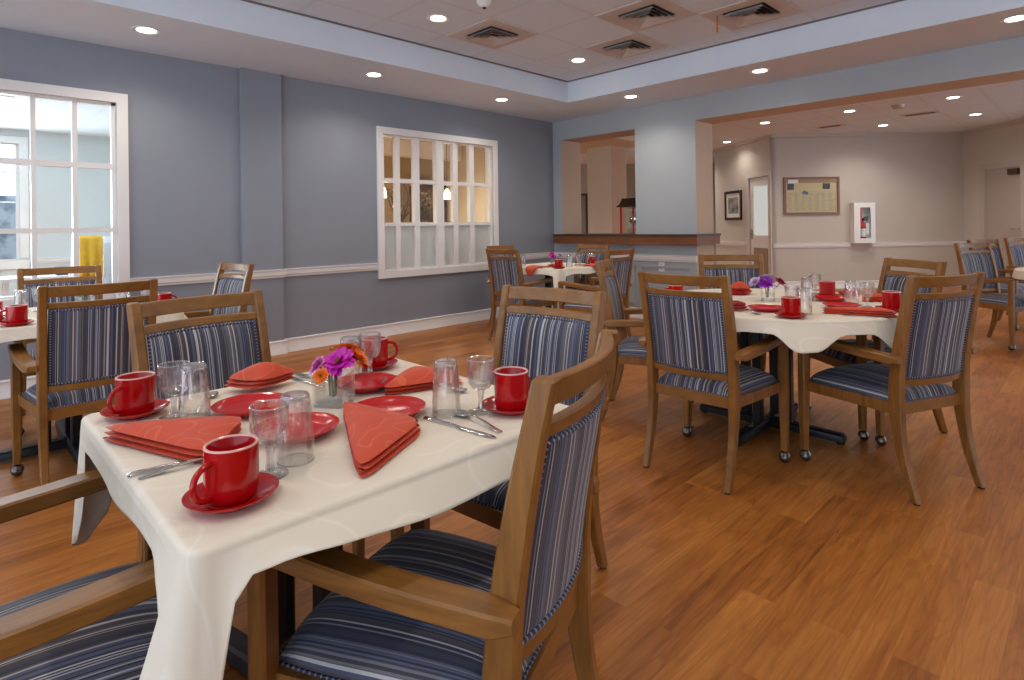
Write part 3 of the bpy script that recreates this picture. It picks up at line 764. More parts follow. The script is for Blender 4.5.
# square ceiling diffusers
def vent_proto():
    r = empty('ceiling_vent'); tag(r, 'x', 'air vent', 'square ceiling air vents')
    bm = bmesh.new(); s = .297; q = .175
    for a, b, c, d in ((-s,s,-s,-q),(-s,s,q,s),(-s,-q,-q,q),(q,s,-q,q)): box(bm, a, b, c, d, -.008, 0)
    obj('face_plate', bm, M['vent'], r, False)
    bm = bmesh.new(); box(bm, -q, q, -q, q, -.002, -.001); obj('dark_throat', bm, M['grille_dark'], r, False)
    bm = bmesh.new()
    for k, (ro, ri) in enumerate(((.172,.140),(.132,.100),(.092,.060),(.052,.012))):
        sq = lambda a, z: [(-a,-a,z),(a,-a,z),(a,a,z),(-a,a,z)]
        loft(bm, [sq(ro,-.036), sq(ri,-.008), sq(ri,-.006), sq(ro,-.034)], cap=False)
    obj('louvers', bm, M['vent'], r, False, weld=False)
    return r
vp = vent_proto()
VS = [(3.5573,3.855,T,'square air vent in the tray ceiling, alone beside a downlight'),(4.777,3.245,T,'smallest-looking square air vent, next to the tray edge by the corner'),
 (4.167,2.636,T,'square air vent at the middle of the three clustered ones'),(4.777,2.026,T,'square air vent with an orange tag hanging beside it')]
for i, (x, y, z, l) in enumerate(VS):
    if i == 0: vp.location = (x, y, z); vp['label'] = l
    else: dup(vp, (x, y, z), 0, l)
# slot vents + detector in the alcove ceiling
def slot_vent(x, y, L_, rz, label):
    r = empty('slot_vent', (x, y, H2), rz); tag(r, label, 'air vent', 'slot vents in the alcove ceiling')
    bm = bmesh.new(); box(bm, -L_/2-.06, L_/2+.06, -.11, .11, -.008, 0); obj('face_plate', bm, M['vent'], r, False)
    bm = bmesh.new()
    for k in range(3): box(bm, -L_/2, L_/2, -.06+.045*k, -.035+.045*k, -.012, -.008)
    obj('slots', bm, plain('slot_grey', srgb(110,100,94), .7), r, False)
slot_vent(10.31, 3.117, .30, rad(-90), 'short slot vent in the alcove ceiling above the notice board')
slot_vent(10.163, 1.872, .36, rad(-90), 'longer slot vent in the alcove ceiling behind the round detector')
r = empty('smoke_detector', (9.179, 1.935, H2)); tag(r, 'round smoke detector on the alcove ceiling tiles', 'smoke detector')
bm = bmesh.new(); lathe(bm, [(0,-.045),(.05,-.045),(.075,-.02),(.08,0),(0,0)], 24); obj('housing', bm, M['vent'], r)
bm = bmesh.new(); lathe(bm, [(.052,-.0455),(.056,-.0455),(.056,-.043),(.052,-.043)], 24); obj('sensor_ring', bm, M['grille_dark'], r)
r = empty('ceiling_speaker', (2.99, 3.33, T)); tag(r, 'small white sensor dome on the tray ceiling at the top edge', 'sensor')
bm = bmesh.new(); lathe(bm, [(0,-.05),(.03,-.047),(.055,-.02),(.06,0),(0,0)], 24); obj('dome', bm, M['white'], r)
bm = bmesh.new(); lathe(bm, [(0,-.058),(.014,-.056),(.016,-.047),(0,-.047)], 12); obj('lens', bm, M['grille_dark'], r)
# orange tag hanging from the ceiling grid
r = empty('hanging_tag', (4.62, 2.245, T)); tag(r, 'thin orange tag hanging from the ceiling grid beside an air vent', 'tag')
bm = bmesh.new(); tube(bm, [(0,0,0),(0,0,-.03),(.006,0,-.04),(.006,0,-.05)], .003, 6); obj('hook', bm, M['grille_dark'], r)
bm = bmesh.new(); loft(bm, [[(-.012,-.003,z),(.012,-.003,z),(.012,.003,z),(-.012,.003,z)] if k not in (3,) else [(-.004,-.003,z),(.004,-.003,z),(.004,.003,z),(-.004,.003,z)] for k, z in enumerate((-.045,-.08,-.085,-.092,-.10,-.105,-.145))]); obj('strip', bm, plain('orange_plastic', srgb(226,140,30), .5), r, False)

# ------------------------------------------------------------------ chair
XC = [(0,-.305),(.06,-.285),(.16,-.255),(.30,-.232),(.45,-.226),(.58,-.236),(.72,-.258),(.84,-.282),(.95,-.308)]
xc = lambda z: spline(XC, z)
BOW = .034
bow = lambda y: BOW*max(0, 1-(y/.19)**2)
def chair_proto():
    r = empty('dining_armchair'); tag(r, 'x', 'chair', 'striped dining armchairs')
    O = M['oak']
    # rear legs run up into the back posts
    for s in (1, -1):
        bm = bmesh.new(); rings = []
        for i in range(25):
            z = .008+(.942)*i/24
            hx = interp([(0,.017),(.2,.022),(.42,.030),(.6,.026),(.95,.019)], z); hy = interp([(0,.0145),(.42,.0175),(.95,.0165)], z)
            rings.append(crect(xc(z), s*(.205+.004*(z/.95)), hx, hy, z, .28))
        c = rings[-1]; mx = sum(p[0] for p in c)/8; my = sum(p[1] for p in c)/8
        rings.append([(mx+(p[0]-mx)*.8, my+(p[1]-my)*.8, p[2]+.004) for p in c])
        loft(bm, rings); leg = obj('rear_leg', bm, O, r, angle=30)
        bm = bmesh.new(); lathe(bm, [(0,0),(.012,0),(.012,.009),(0,.009)], 12, (xc(0), s*.205, 0)); obj('glide', bm, M['rubber'], leg)
    # front legs carry the arms
    for s in (1, -1):
        bm = bmesh.new(); rings = []
        for i in range(13):
            z = .058+(.618-.058)*i/12
            h = interp([(0,.0155),(.35,.021),(.62,.021)], z)
            rings.append(crect(.212, s*.262, h, h*.95, z, .28))
        loft(bm, rings); leg = obj('front_leg', bm, O, r, angle=30)
        bm = bmesh.new()
        lathe(bm, [(0,.05),(.006,.05),(.006,.062),(0,.062)], 10, (.212, s*.262, 0))
        sphere(bm, (.205, s*.262, .0245), .0245, 1, 14); lathe(bm, [(.0,.056),(.018,.052),(.027,.036),(.028,.026),(.025,.026)], 14, (.209, s*.262, 0))
        obj('caster', bm, M['chrome'], leg)
    # arms
    for s in (1, -1):
        bm = bmesh.new(); path = []
        for i in range(17):
            t = i/16; x = -.268+.502*t
            y = .243+.021*math.sin(min(1,t*1.15)*PI/2); z = .594-.006*math.sin(PI*t)+.042*t
            path.append((x, y, z))
        rings = []
        for i, (x, y, z) in enumerate(path):
            t = i/16; e1 = 1-max(0,(.06-t)/.06)**2*.35; e2 = 1-max(0,(t-.93)/.07)**2*.4
            hw = .0285*e1*e2; ht = .0185*e1*e2; d = .0045
            drop = -.012*max(0,(t-.85)/.15)**2
            rings.append([(x, s*(y+a), z+b+drop) for a, b in ((-hw+d,-ht),(hw-d,-ht),(hw,-ht+d),(hw,ht-d),(hw-d,ht),(-hw+d,ht),(-hw,ht-d),(-hw,-ht+d))])
        loft(bm, rings); obj('armrest', bm, M['oak_arm'], r, angle=28)
    # rails of the back, bowed in plan
    def rail(name, z0, z1, th):
        bm = bmesh.new(); rings = []
        for i in range(17):
            y = -.196+.392*i/16; b = bow(y)
            rings.append([(xc(z)-b+dx, y, z) for dx, z in ((th,z0+.003),(th,z1-.003),(th-.003,z1),(-th+.003,z1),(-th,z1-.003),(-th,z0+.003),(-th+.003,z0),(th-.003,z0))])
        loft(bm, rings); obj(name, bm, O, r, angle=35)
    rail('top_rail', .903, .950, .0115); rail('middle_rail', .850, .877, .0115); rail('lower_rail', .474, .504, .012)
    # upholstered back
    bm = bmesh.new(); z0, z1, yw = .504, .850, .188
    def shell(sign, off, puff):
        def f(u, v):
            y = -yw+2*yw*u; z = z0+(z1-z0)*v
            ed = (1-abs(2*u-1)**6)*(1-abs(2*v-1)**6)
            return (xc(z)-bow(y)+sign*(off+puff*ed), y, z)
        return f
    uvf = lambda u, v: (-yw+2*yw*u, z0+(z1-z0)*v)
    grid(bm, shell(1, .010, .020), 18, 14, uvf); grid(bm, shell(-1, .009, .006), 18, 14, uvf)
    uvl = bm.loops.layers.uv.verify()
    for sd in range(4):
        N = 14 if sd < 2 else 18
        for k in range(N):
            q = []
            for a in (k/N, (k+1)/N):
                u, v = ((0,a),(1,a),(a,0),(a,1))[sd]; q.append((shell(1,.010,0)(u,v), shell(-1,.009,0)(u,v), uvf(u,v)))
            f = bm.faces.new([bm.verts.new(p) for p in (q[0][0], q[1][0], q[1][1], q[0][1])])
            for lp, uvv in zip(f.loops, (q[0][2], q[1][2], q[1][2], q[0][2])): lp[uvl].uv = uvv
    bk = obj('backrest', bm, M['fabric'], r, angle=60)
    for sign in (1, -1):
        bm = bmesh.new(); pts = []; g = shell(sign, .010, 0)
        yi = lambda a: a
        for k in range(16): pts.append(g(.02+.96*k/16, .022))
        for k in range(14): pts.append(g(.98, .022+.956*k/14))
        for k in range(16): pts.append(g(.98-.96*k/16, .978))
        for k in range(14): pts.append(g(.02, .978-.956*k/14))
        pts = [(p[0]+sign*.002, p[1], p[2]) for p in pts]
        tube(bm, pts, .0045, 6, closed=True, uvlen=True); obj('piping', bm, M['piping'], bk)
    # seat
    bm = bmesh.new()
    X0, X1 = -.222, .232
    def seat(u, v):
        s = 2*u-1; t = 2*v-1                       # s: left-right, t: back-front
        x = X0+(X1-X0)*v
        w = .196+.050*v
        fr = 1-.10*max(0, t-.3)**2*abs(s)**2       # front corners eased
        ed = max(0, 1-abs(s)**5)**.5*max(0, 1-abs(t)**7)**.5
        return (x*1.0-(.02*abs(s)**3*max(0,t)), s*w*fr, .398+.052*ed+.028*(1-s*s)*(1-t*t))
    uvs = lambda u, v: ((2*u-1)*.215, v*.45+1.0)
    grid(bm, seat, 26, 26, uvs)
    st = obj('seat', bm, M['fabric'], r, angle=80)
    bm = bmesh.new(); pts = [seat(k/20, 0) for k in range(20)]+[seat(1, k/20) for k in range(20)]+[seat(1-k/20, 1) for k in range(20)]+[seat(0, 1-k/20) for k in range(20)]
    tube(bm, [(p[0]*1.002, p[1]*1.002, .400) for p in pts], .0033, 6, closed=True, uvlen=True); obj('piping', bm, M['piping'], st)
    bm = bmesh.new()
    def bar(a, b, h=.012, z0=.350, z1=.399):
        a = Vector(a); b = Vector(b); d = (b-a).normalized(); n = Vector((-d.y, d.x, 0))*h
        loft(bm, [[a-n+Vector((0,0,z0)), a+n+Vector((0,0,z0)), a+n+Vector((0,0,z1)), a-n+Vector((0,0,z1))], [b-n+Vector((0,0,z0)), b+n+Vector((0,0,z0)), b+n+Vector((0,0,z1)), b-n+Vector((0,0,z1))]])
    bar((-.222,-.195,0),(-.222,.195,0)); bar((.222,-.245,0),(.222,.245,0)); bar((-.215,.198,0),(.215,.247,0)); bar((-.215,-.198,0),(.215,-.247,0))
    obj('seat_frame', bm, O, r, smooth=False)
    return r
CH = [
 ((2.747,1.382,.7),'blue-lit striped armchair seen from behind, tucked into the big round table'),
 ((3.201,.76,66),'striped armchair angled away, sabre legs splayed over bare floor at the round table'),
 ((.724,.963,113),'large striped armchair with curved back tucked into the near square table'),
 ((.115,1.36,-6),'striped armchair mostly cut off by the frame, only its arms and seat showing'),
 ((.692,1.931,-80.6),'striped armchair facing us across the near table, before the shallow wall pier'),
 ((1.296,1.403,186),'striped armchair facing us between the near table and the round table'),
 ((3.91,1.773,215),'striped armchair facing us across the round table, below the pier and ledge'),
 ((3.874,.997,140),'striped armchair facing us across the round table, partly behind a tucked-in chair'),
 ((3.17,1.985,-63),'striped armchair seen edge-on between two backs, deep blue seat, at the round table'),
 ((4.367,4.314,2),'striped armchair seen from behind at the corner table, beside the frosted window'),
 ((5.25,4.29,181),'striped armchair against the low blue wall, under the oak ledge'),
 ((4.541,3.502,93),'dark-backed striped armchair leaning sideways at the corner table, before the pass-through'),
 ((4.86,4.85,-86),'striped armchair at the corner table, only its top rail showing behind another'),
 ((7.198,.667,242),'striped armchair beyond the beam showing seat, arm and a caster leg'),
 ((8.475,.735,240),'striped armchair half hidden behind another in the area beyond the beam'),
 ((9.42,.50,236),'striped armchair cut by the frame edge below the grey door'),
 ((.562,4.64,-89.7),'striped armchair against the window with the yellow cloth beyond it'),
 ((.509,3.524,90.4),'dark-lit striped armchair seen from behind at the table by the French window'),
 ((1.14,4.184,186),'striped armchair seen narrow from the side, in front of the shallow wall pier'),
]
ch0 = chair_proto()
for i, ((x, y, a), l) in enumerate(CH):
    if i == 0: ch0.location = (x, y, 0); ch0.rotation_euler = (0,0,rad(a)); ch0['label'] = l
    else: dup(ch0, (x, y, 0), rad(a), l)

# ------------------------------------------------------------------ tables
ZT = .738
def table(name, c, shape, half, label, rot=0.0, brot=0.0, boff=(0, 0)):
    r = empty(name, (c[0], c[1], 0), rot); tag(r, label, 'table')
    bx, by = boff
    bm = bmesh.new()
    if shape == 'square':
        loft(bm, [crect(0,0,half-.012,half-.012,.706,.06), crect(0,0,half-.004,half-.004,.712,.06), crect(0,0,half-.004,half-.004,ZT-.004,.06), crect(0,0,half-.008,half-.008,ZT,.06)])
    else: lathe(bm, [(0,.706),(half-.012,.706),(half-.004,.712),(half-.004,ZT-.004),(half-.008,ZT),(0,ZT)], 64)
    obj('tabletop', bm, M['tablewood'], r)
    for k in range(4):
        a = k*PI/2+brot; bm = bmesh.new(); rc_ = .12 if shape != 'square' or boff == (0, 0) else .085; x, y = bx+rc_*math.cos(a), by+rc_*math.sin(a)
        loft(bm, [crect(x,y,.024,.024,.05,.2), crect(x,y,.024,.024,.700,.2)]); obj('column', bm, M['black'], r)
    bm = bmesh.new(); box(bm, bx-.25, bx+.25, by-.25, by+.25, .690, .706); obj('top_plate', bm, M['black'], r, False)
    for k in range(2):
        a = k*PI/2+brot; bm = bmesh.new(); L_ = .46 if shape == 'square' else .41
        d = Vector((math.cos(a), math.sin(a), 0)); n = Vector((-d.y, d.x, 0))
        rings = []
        for t, w, z0, z1 in ((-1,.022,.018,.046),(-.97,.030,.014,.055),(0,.034,.014,.062+.001*k),(.97,.030,.014,.055),(1,.022,.018,.046)):
            p = d*(t*L_)+Vector((bx, by, 0)); rings.append([p-n*w+Vector((0,0,z0)), p+n*w+Vector((0,0,z0)), p+n*w+Vector((0,0,z1-.008)), p+n*(w-.008)+Vector((0,0,z1)), p-n*(w-.008)+Vector((0,0,z1)), p-n*w+Vector((0,0,z1-.008))])
        loft(bm, rings)
        ft = obj('foot_bar', bm, M['black'], r)
        for s in (-1,1):
            bm = bmesh.new(); p = d*(s*L_*.94)+Vector((bx, by, 0)); lathe(bm, [(0,0),(.02,0),(.022,.008),(.012,.02),(0,.02)], 14, (p.x,p.y,0)); obj('leveller', bm, M['rubber'], ft)
    return r

def cloth(c, shape, half, hem, label, out=None, seed=0, group=None, ripple=.010, rot=0.0):
    """hem(s): hang length at perimeter place s (square: s in 0..8 half sides from the -x-y corner, round: degrees)"""
    rnd = random.Random(seed)
    per = []                                   # (x, y, nx, ny, s)
    if shape == 'square':
        rc = .030; h = half
        corners = [(-1,-1,180),(1,-1,270),(1,1,0),(-1,1,90)]
        for ci, (sx, sy, a0) in enumerate(corners):
            cx, cy = sx*(h-rc), sy*(h-rc)
            for k in range(11):
                a = rad(a0+90*k/10)
                per.append((cx+rc*math.cos(a), cy+rc*math.sin(a), math.cos(a), math.sin(a), ci*2+(k-5)/5*.06))
            nx, ny = math.cos(rad(a0+90)), math.sin(rad(a0+90))
            tx, ty = -ny, nx
            x1, y1 = per[-1][0], per[-1][1]; Ls = 2*(h-rc); N = 36
            for k in range(1, N): per.append((x1+tx*Ls*k/N, y1+ty*Ls*k/N, nx, ny, ci*2+.06+1.88*k/N))
    else:
        N = 200
        for k in range(N):
            a = 2*PI*k/N; per.append((half*math.cos(a), half*math.sin(a), math.cos(a), math.sin(a), math.degrees(a)))
    n = len(per); re = .011; zt = ZT+.006
    rings = []
    for q in (.45, .75, .93): rings.append([(x*q, y*q, zt) for x, y, nx, ny, s in per])
    rings.append([(x-nx*.014, y-ny*.014, zt) for x, y, nx, ny, s in per])
    for k in range(0, 6):
        a = PI/2*k/5; rings.append([(x-nx*re+nx*re*math.sin(a), y-ny*re+ny*re*math.sin(a), zt-re+re*math.cos(a)) for x, y, nx, ny, s in per])
    ph = [rnd.uniform(0, 6.28) for _ in range(4)]
    K = 12
    for k in range(1, K+1):
        t = k/K; row = []
        for i, (x, y, nx, ny, s) in enumerate(per):
            L_ = hem(s); o = (out(s) if out else .012)
            u = i/n*2*PI
            rp = ripple*t*(L_/.12)*(math.sin(9*u+ph[0])+.6*math.sin(17*u+ph[1]))
            oo = o*t+rp*.5
            oo = max(oo, .002)
            row.append((x+nx*oo, y+ny*oo, zt-re-t*L_))
        rings.append(row)
    bm = bmesh.new()
    V = loft(bm, rings, cap=False)
    inner = V[0]
    ctr = bm.verts.new((0, 0, zt))
    for i in range(n): bm.faces.new((inner[i], inner[(i+1) % n], ctr))
    o = obj('tablecloth', bm, M['cloth'], angle=75)
    sm = o.modifiers.new('thickness', 'SOLIDIFY'); sm.thickness = .0012; sm.offset = 1
    o.location = (c[0], c[1], 0); o.rotation_euler = (0, 0, rot)
    tag(o, label, 'tablecloth', group or 'white tablecloths')
    return o

def keyed(keys, period):
    ks = sorted(keys)
    ks = [(ks[-1][0]-period, ks[-1][1])]+ks+[(ks[0][0]+period, ks[0][1])]
    def f(s):
        s = s % period
        if s > ks[-1][0]: s -= period
        return interp(ks, s)
    return f

T1, T2, T3, T4, T5 = (.662,1.302), (3.31,1.31), (.5,4.0), (4.82,4.25), (6.87,-.03)
table('dining_table', T1, 'square', .427, 'near square dining table under a white cloth, set for four', 0, rad(12), (-.032, .10))
table('dining_table', T2, 'round', .655, 'large round dining table under a white cloth, purple flowers on it', 0, 0, (.10, .08))
table('dining_table', T3, 'square', .44, 'square dining table under a white cloth beside the French window')
table('dining_table', T4, 'square', .44, 'square dining table under a white cloth in the far blue corner')
table('dining_table', T5, 'round', .60, 'white-clothed dining table cut by the frame edge beyond the beam')
# near cloth: sides -y (s 0..2), +x (2..4), +y (4..6), -x (6..8); corners at 0,2,4,6
h1 = keyed([(0,.38),(.03,.29),(.05,.19),(.085,.09),(.14,.03),(.3,.028),(.9,.045),(1.4,.045),(1.75,.045),(2,.055),(2.2,.05),(2.4,.05),(3,.08),(3.6,.05),(3.8,.05),(3.93,.10),(4,.20),(4.1,.13),(4.2,.05),(4.5,.05),(5,.09),(5.45,.05),(5.62,.05),(5.8,.17),(5.93,.27),(6,.30),(6.06,.28),(6.14,.20),(6.21,.05),(6.4,.045),(7,.05),(7.6,.04),(7.87,.06),(7.93,.18),(7.97,.32)], 8)
o1 = keyed([(0,.072),(.04,.05),(.08,.03),(.25,.035),(.5,.05),(1,.055),(1.6,.04),(1.8,.016),(2,.02),(2.3,.016),(3.7,.016),(4,.04),(4.3,.016),(5.7,.016),(6,.004),(6.4,.004),(7.6,.004),(7.88,.02),(7.95,.07)], 8)
cloth(T1, 'square', .432, h1, 'white damask tablecloth with a long drooping corner on the near table', o1, 1)
dips = [15,61,83,130,151,196.5,232,281,308,355]; h2k = []
for q in dips: h2k += [(q-4.5,.05),(q+4.5,.05)]
h2 = keyed(h2k+[(38,.18),(72,.085),(106,.15),(140.5,.085),(173,.13),(210,.125),(215,.12),(250,.15),(260,.20),(270,.15),(294.5,.15),(331,.17)], 360)
o2 = keyed([(0,.02),(38,.05),(60,.02),(106,.05),(140,.02),(196,.02),(211,.05),(226,.02),(258,.03),(295,.04),(331,.04)], 360)
cloth(T2, 'round', .672, h2, 'white tablecloth rumpled over chair arms on the large round table', o2, 2, ripple=.014)
hk = lambda cs: keyed([(q, v) for c in cs for q, v in ((c+.001,.29),(c+.05,.20),(c+.10,.055),(c+.5,.045),(c+1,.06),(c+1.5,.045),(c+1.90,.055),(c+1.95,.20)) if not (4 not in cs and c == 2 and q > 3.8)]+([(3.9,.05),(4,.05),(4.1,.05),(4.5,.045),(5,.06),(5.5,.045),(5.86,.055),(5.93,.2)] if 4 not in cs else []), 8)
hs = hk((0,2,4,6)); h3 = hk((0,2,6))
os_ = keyed([(0,.05),(.3,.02),(1.7,.02),(2,.05),(2.3,.02),(3.7,.02),(4,.05),(4.3,.02),(5.7,.02),(6,.05),(6.3,.02),(7.7,.02)], 8)
cloth(T3, 'square', .445, h3, 'white tablecloth on the table beside the French window', os_, 3)
cloth(T4, 'square', .445, hs, 'white tablecloth with a narrow hanging corner on the far corner table', os_, 4)
cloth(T5, 'round', .61, lambda s: .055+.012*math.sin(rad(s)*4), 'white tablecloth cut by the frame edge beyond the beam', None, 5)
ZC = ZT+.0075                                   # cloth surface

# ------------------------------------------------------------------ tableware
def mug_proto():
    r = empty('mug'); tag(r, 'x', 'mug', 'red mugs')
    bm = bmesh.new(); lathe(bm, [(0,.004),(.030,.004),(.033,0),(.036,.002),(.0395,.008),(.041,.02),(.041,.086),(.0385,.0885),(.0365,.086),(.0365,.012),(.030,.007),(0,.007)], 36); obj('body', bm, M['red'], r)
    bm = bmesh.new(); lathe(bm, [(.0412,.0866),(.0404,.0888),(.0387,.0894),(.0368,.0886),(.0362,.0866)], 36); obj('rim', bm, M['rim'], r)
    bm = bmesh.new(); tube(bm, [(.039+.034*math.sin(PI*k/12)**.75, 0, .016+.054*(1-math.cos(PI*k/12))/2+.0) for k in range(13)], [.0050]*13, 10); obj('handle', bm, M['red'], r)
    return r
def saucer_proto():
    r = empty('saucer'); tag(r, 'x', 'saucer', 'red saucers')
    bm = bmesh.new(); lathe(bm, [(0,.003),(.034,.003),(.036,0),(.041,0),(.045,.004),(.060,.010),(.070,.0165),(.0712,.0185),(.069,.0185),(.058,.0125),(.043,.0075),(.0345,.0055),(.034,.006),(0,.006)], 40); obj('dish', bm, M['red'], r)
    bm = bmesh.new(); lathe(bm, [(.0358,.0058),(.0372,.0070),(.0386,.0064)], 40); obj('ring', bm, M['red'], r)
    return r
def plate_proto():
    r = empty('plate'); tag(r, 'x', 'plate', 'red bread plates')
    bm = bmesh.new(); lathe(bm, [(0,.003),(.048,.003),(.050,0),(.056,0),(.060,.004),(.076,.012),(.087,.019),(.0885,.021),(.0865,.021),(.073,.0145),(.060,.009),(.054,.0075),(0,.0065)], 44); obj('dish', bm, M['plate'], r)
    bm = bmesh.new(); lathe(bm, [(.078,.0168),(.0796,.0184),(.0812,.0180)], 44); obj('ring', bm, M['plate'], r)
    return r
def tumbler_proto():
    r = empty('tumbler'); tag(r, 'x', 'glass', 'upturned tumblers')
    fac = lambda i, j: (1-.035*(j % 4 in (1, 2, 3))*(1-abs((j % 4)-2)*.0)) if 4 <= i <= 6 else 1
    bm = bmesh.new()
    prof = [(.0335,0),(.0335,.03),(.0325,.055),(.0315,.066),(.0300,.085),(.0285,.105),(.0270,.118),(.0240,.126),(.0,.127)]
    inner = [(0,.113),(.018,.113),(.0250,.107),(.0275,.09),(.0300,.06),(.0318,.03),(.0320,0)]
    lathe(bm, inner+[(.0335,0)]+prof[1:], 40, facet=lambda i, j: 1-.085*(j % 4 == 0) if 10 <= i <= 13 else 1)
    obj('bowl', bm, M['glass'], r, angle=25)
    bm = bmesh.new(); lathe(bm, [(.0215,.1262),(.0245,.1268),(.0268,.1215),(.0262,.119),(.0235,.1240),(.0215,.1262)], 40, facet=lambda i, j: 1-.05*(j % 4 == 0)); obj('thick_base', bm, M['edge'], r, angle=25)
    bm = bmesh.new(); lathe(bm, [(.0335,.0),(.0342,.0012),(.0335,.0024),(.0320,.0024),(.0316,.0012),(.0320,0)], 40); obj('lip', bm, M['edge'], r)
    return r
def goblet_proto():
    r = empty('goblet'); tag(r, 'x', 'glass', 'stemmed water goblets')
    bm = bmesh.new()
    lathe(bm, [(0,.060),(.016,.063),(.026,.072),(.0300,.087),(.0312,.105),(.0312,.125),(.0325,.125),(.0330,.105),(.0325,.085),(.0290,.068),(.0200,.057),(.008,.052),(0,.051)], 36, facet=lambda i, j: 1-.085*(j % 3 == 0) if 7 <= i <= 10 else 1)
    obj('bowl', bm, M['glass'], r, angle=25)
    bm = bmesh.new(); lathe(bm, [(0,.052),(.009,.052),(.0075,.042),(.0055,.030),(.0075,.018),(.009,.010),(0,.010)], 18); obj('stem', bm, M['edge'], r)
    bm = bmesh.new(); lathe(bm, [(0,.011),(.010,.010),(.022,.006),(.0310,.003),(.0315,.0012),(.030,0),(0,0)], 36); obj('foot', bm, M['glass'], r)
    bm = bmesh.new(); lathe(bm, [(.0318,.1245),(.0330,.1258),(.0318,.1272),(.0306,.1258),(.0318,.1245)], 36); obj('lip', bm, M['edge'], r)
    return r
def flat_sweep(bm, secs):
    """secs (x, halfwidth, z, thickness)"""
    loft(bm, [[(x,-w,z),(x,-w*.5,z+.3*t*0),(x,w*.5,z),(x,w,z),(x,w,z+t*.6),(x,w*.5,z+t),(x,-w*.5,z+t),(x,-w,z+t*.6)] for x, w, z, t in secs])
def knife_proto():
    r = empty('knife'); tag(r, 'x', 'knife', 'steel dinner knives')
    bm = bmesh.new(); flat_sweep(bm, [(-.108,.004,.0,.003),(-.104,.0075,0,.0055),(-.08,.0075,0,.0065),(-.02,.0055,0,.006),(.0,.005,0,.005)]); obj('handle', bm, M['steel'], r)
    bm = bmesh.new(); flat_sweep(bm, [(0,.005,.001,.003),(.01,.0085,.001,.002),(.06,.009,.001,.002),(.095,.008,.001,.002),(.108,.002,.001,.0015)]); obj('blade', bm, M['steel'], r)
    return r
def spoon_proto():
    r = empty('spoon'); tag(r, 'x', 'spoon', 'steel spoons')
    bm = bmesh.new(); flat_sweep(bm, [(-.085,.004,.0005,.002),(-.082,.0075,.0005,.0028),(-.06,.006,.003,.003),(-.02,.0032,.010,.003),(.01,.0028,.012,.003),(.03,.0032,.009,.0025),(.04,.006,.007,.002)]); obj('handle', bm, M['steel'], r)
    bm = bmesh.new()
    def f(u, v):
        a = 2*PI*u; rr = v; w = .0155*(1-.12*math.cos(a)); L_ = .026
        return (.062+rr*L_*math.cos(a), rr*w*math.sin(a), .0012+.008*rr*rr)
    grid(bm, f, 24, 6, closeu=True); o = obj('bowl', bm, M['steel'], r)
    s = o.modifiers.new('t', 'SOLIDIFY'); s.thickness = .0012; s.offset = 1
    return r
def fork_proto():
    r = empty('fork'); tag(r, 'x', 'fork', 'steel forks')
    bm = bmesh.new(); flat_sweep(bm, [(-.09,.004,.0005,.002),(-.087,.0075,.0005,.0028),(-.06,.006,.003,.003),(-.01,.0032,.010,.003),(.02,.003,.011,.003),(.04,.010,.006,.002),(.055,.0115,.004,.002)]); obj('handle', bm, M['steel'], r)
    bm = bmesh.new()
    for k in range(4):
        y = -.0095+.0063*k
        loft(bm, [[(x,y-w,z),(x,y+w,z),(x,y+w,z+.0018),(x,y-w,z+.0018)] for x, w, z in ((.052,.0021,.004),(.075,.0019,.002),(.095,.0016,.004),(.102,.0008,.006))])
    obj('tines', bm, M['steel'], r)
    return r
P = {'mug': mug_proto(), 'saucer': saucer_proto(), 'plate': plate_proto(), 'tumbler': tumbler_proto(), 'goblet': goblet_proto(), 'knife': knife_proto(), 'spoon': spoon_proto(), 'fork': fork_proto()}
used = set()
def put(kind, x, y, label, rot=0.0, z=ZC):
    if kind not in used:
        used.add(kind); r = P[kind]; r.location = (x, y, z); r.rotation_euler = (0, 0, rad(rot)); r['label'] = label
        return r
    return dup(P[kind], (x, y, z), rad(rot), label)
def mugset(x, y, handle, where):
    put('saucer', x, y, 'red saucer under the mug '+where, 0)
    put('mug', x, y, 'red mug with handle on a saucer '+where, handle, ZC+.0062)

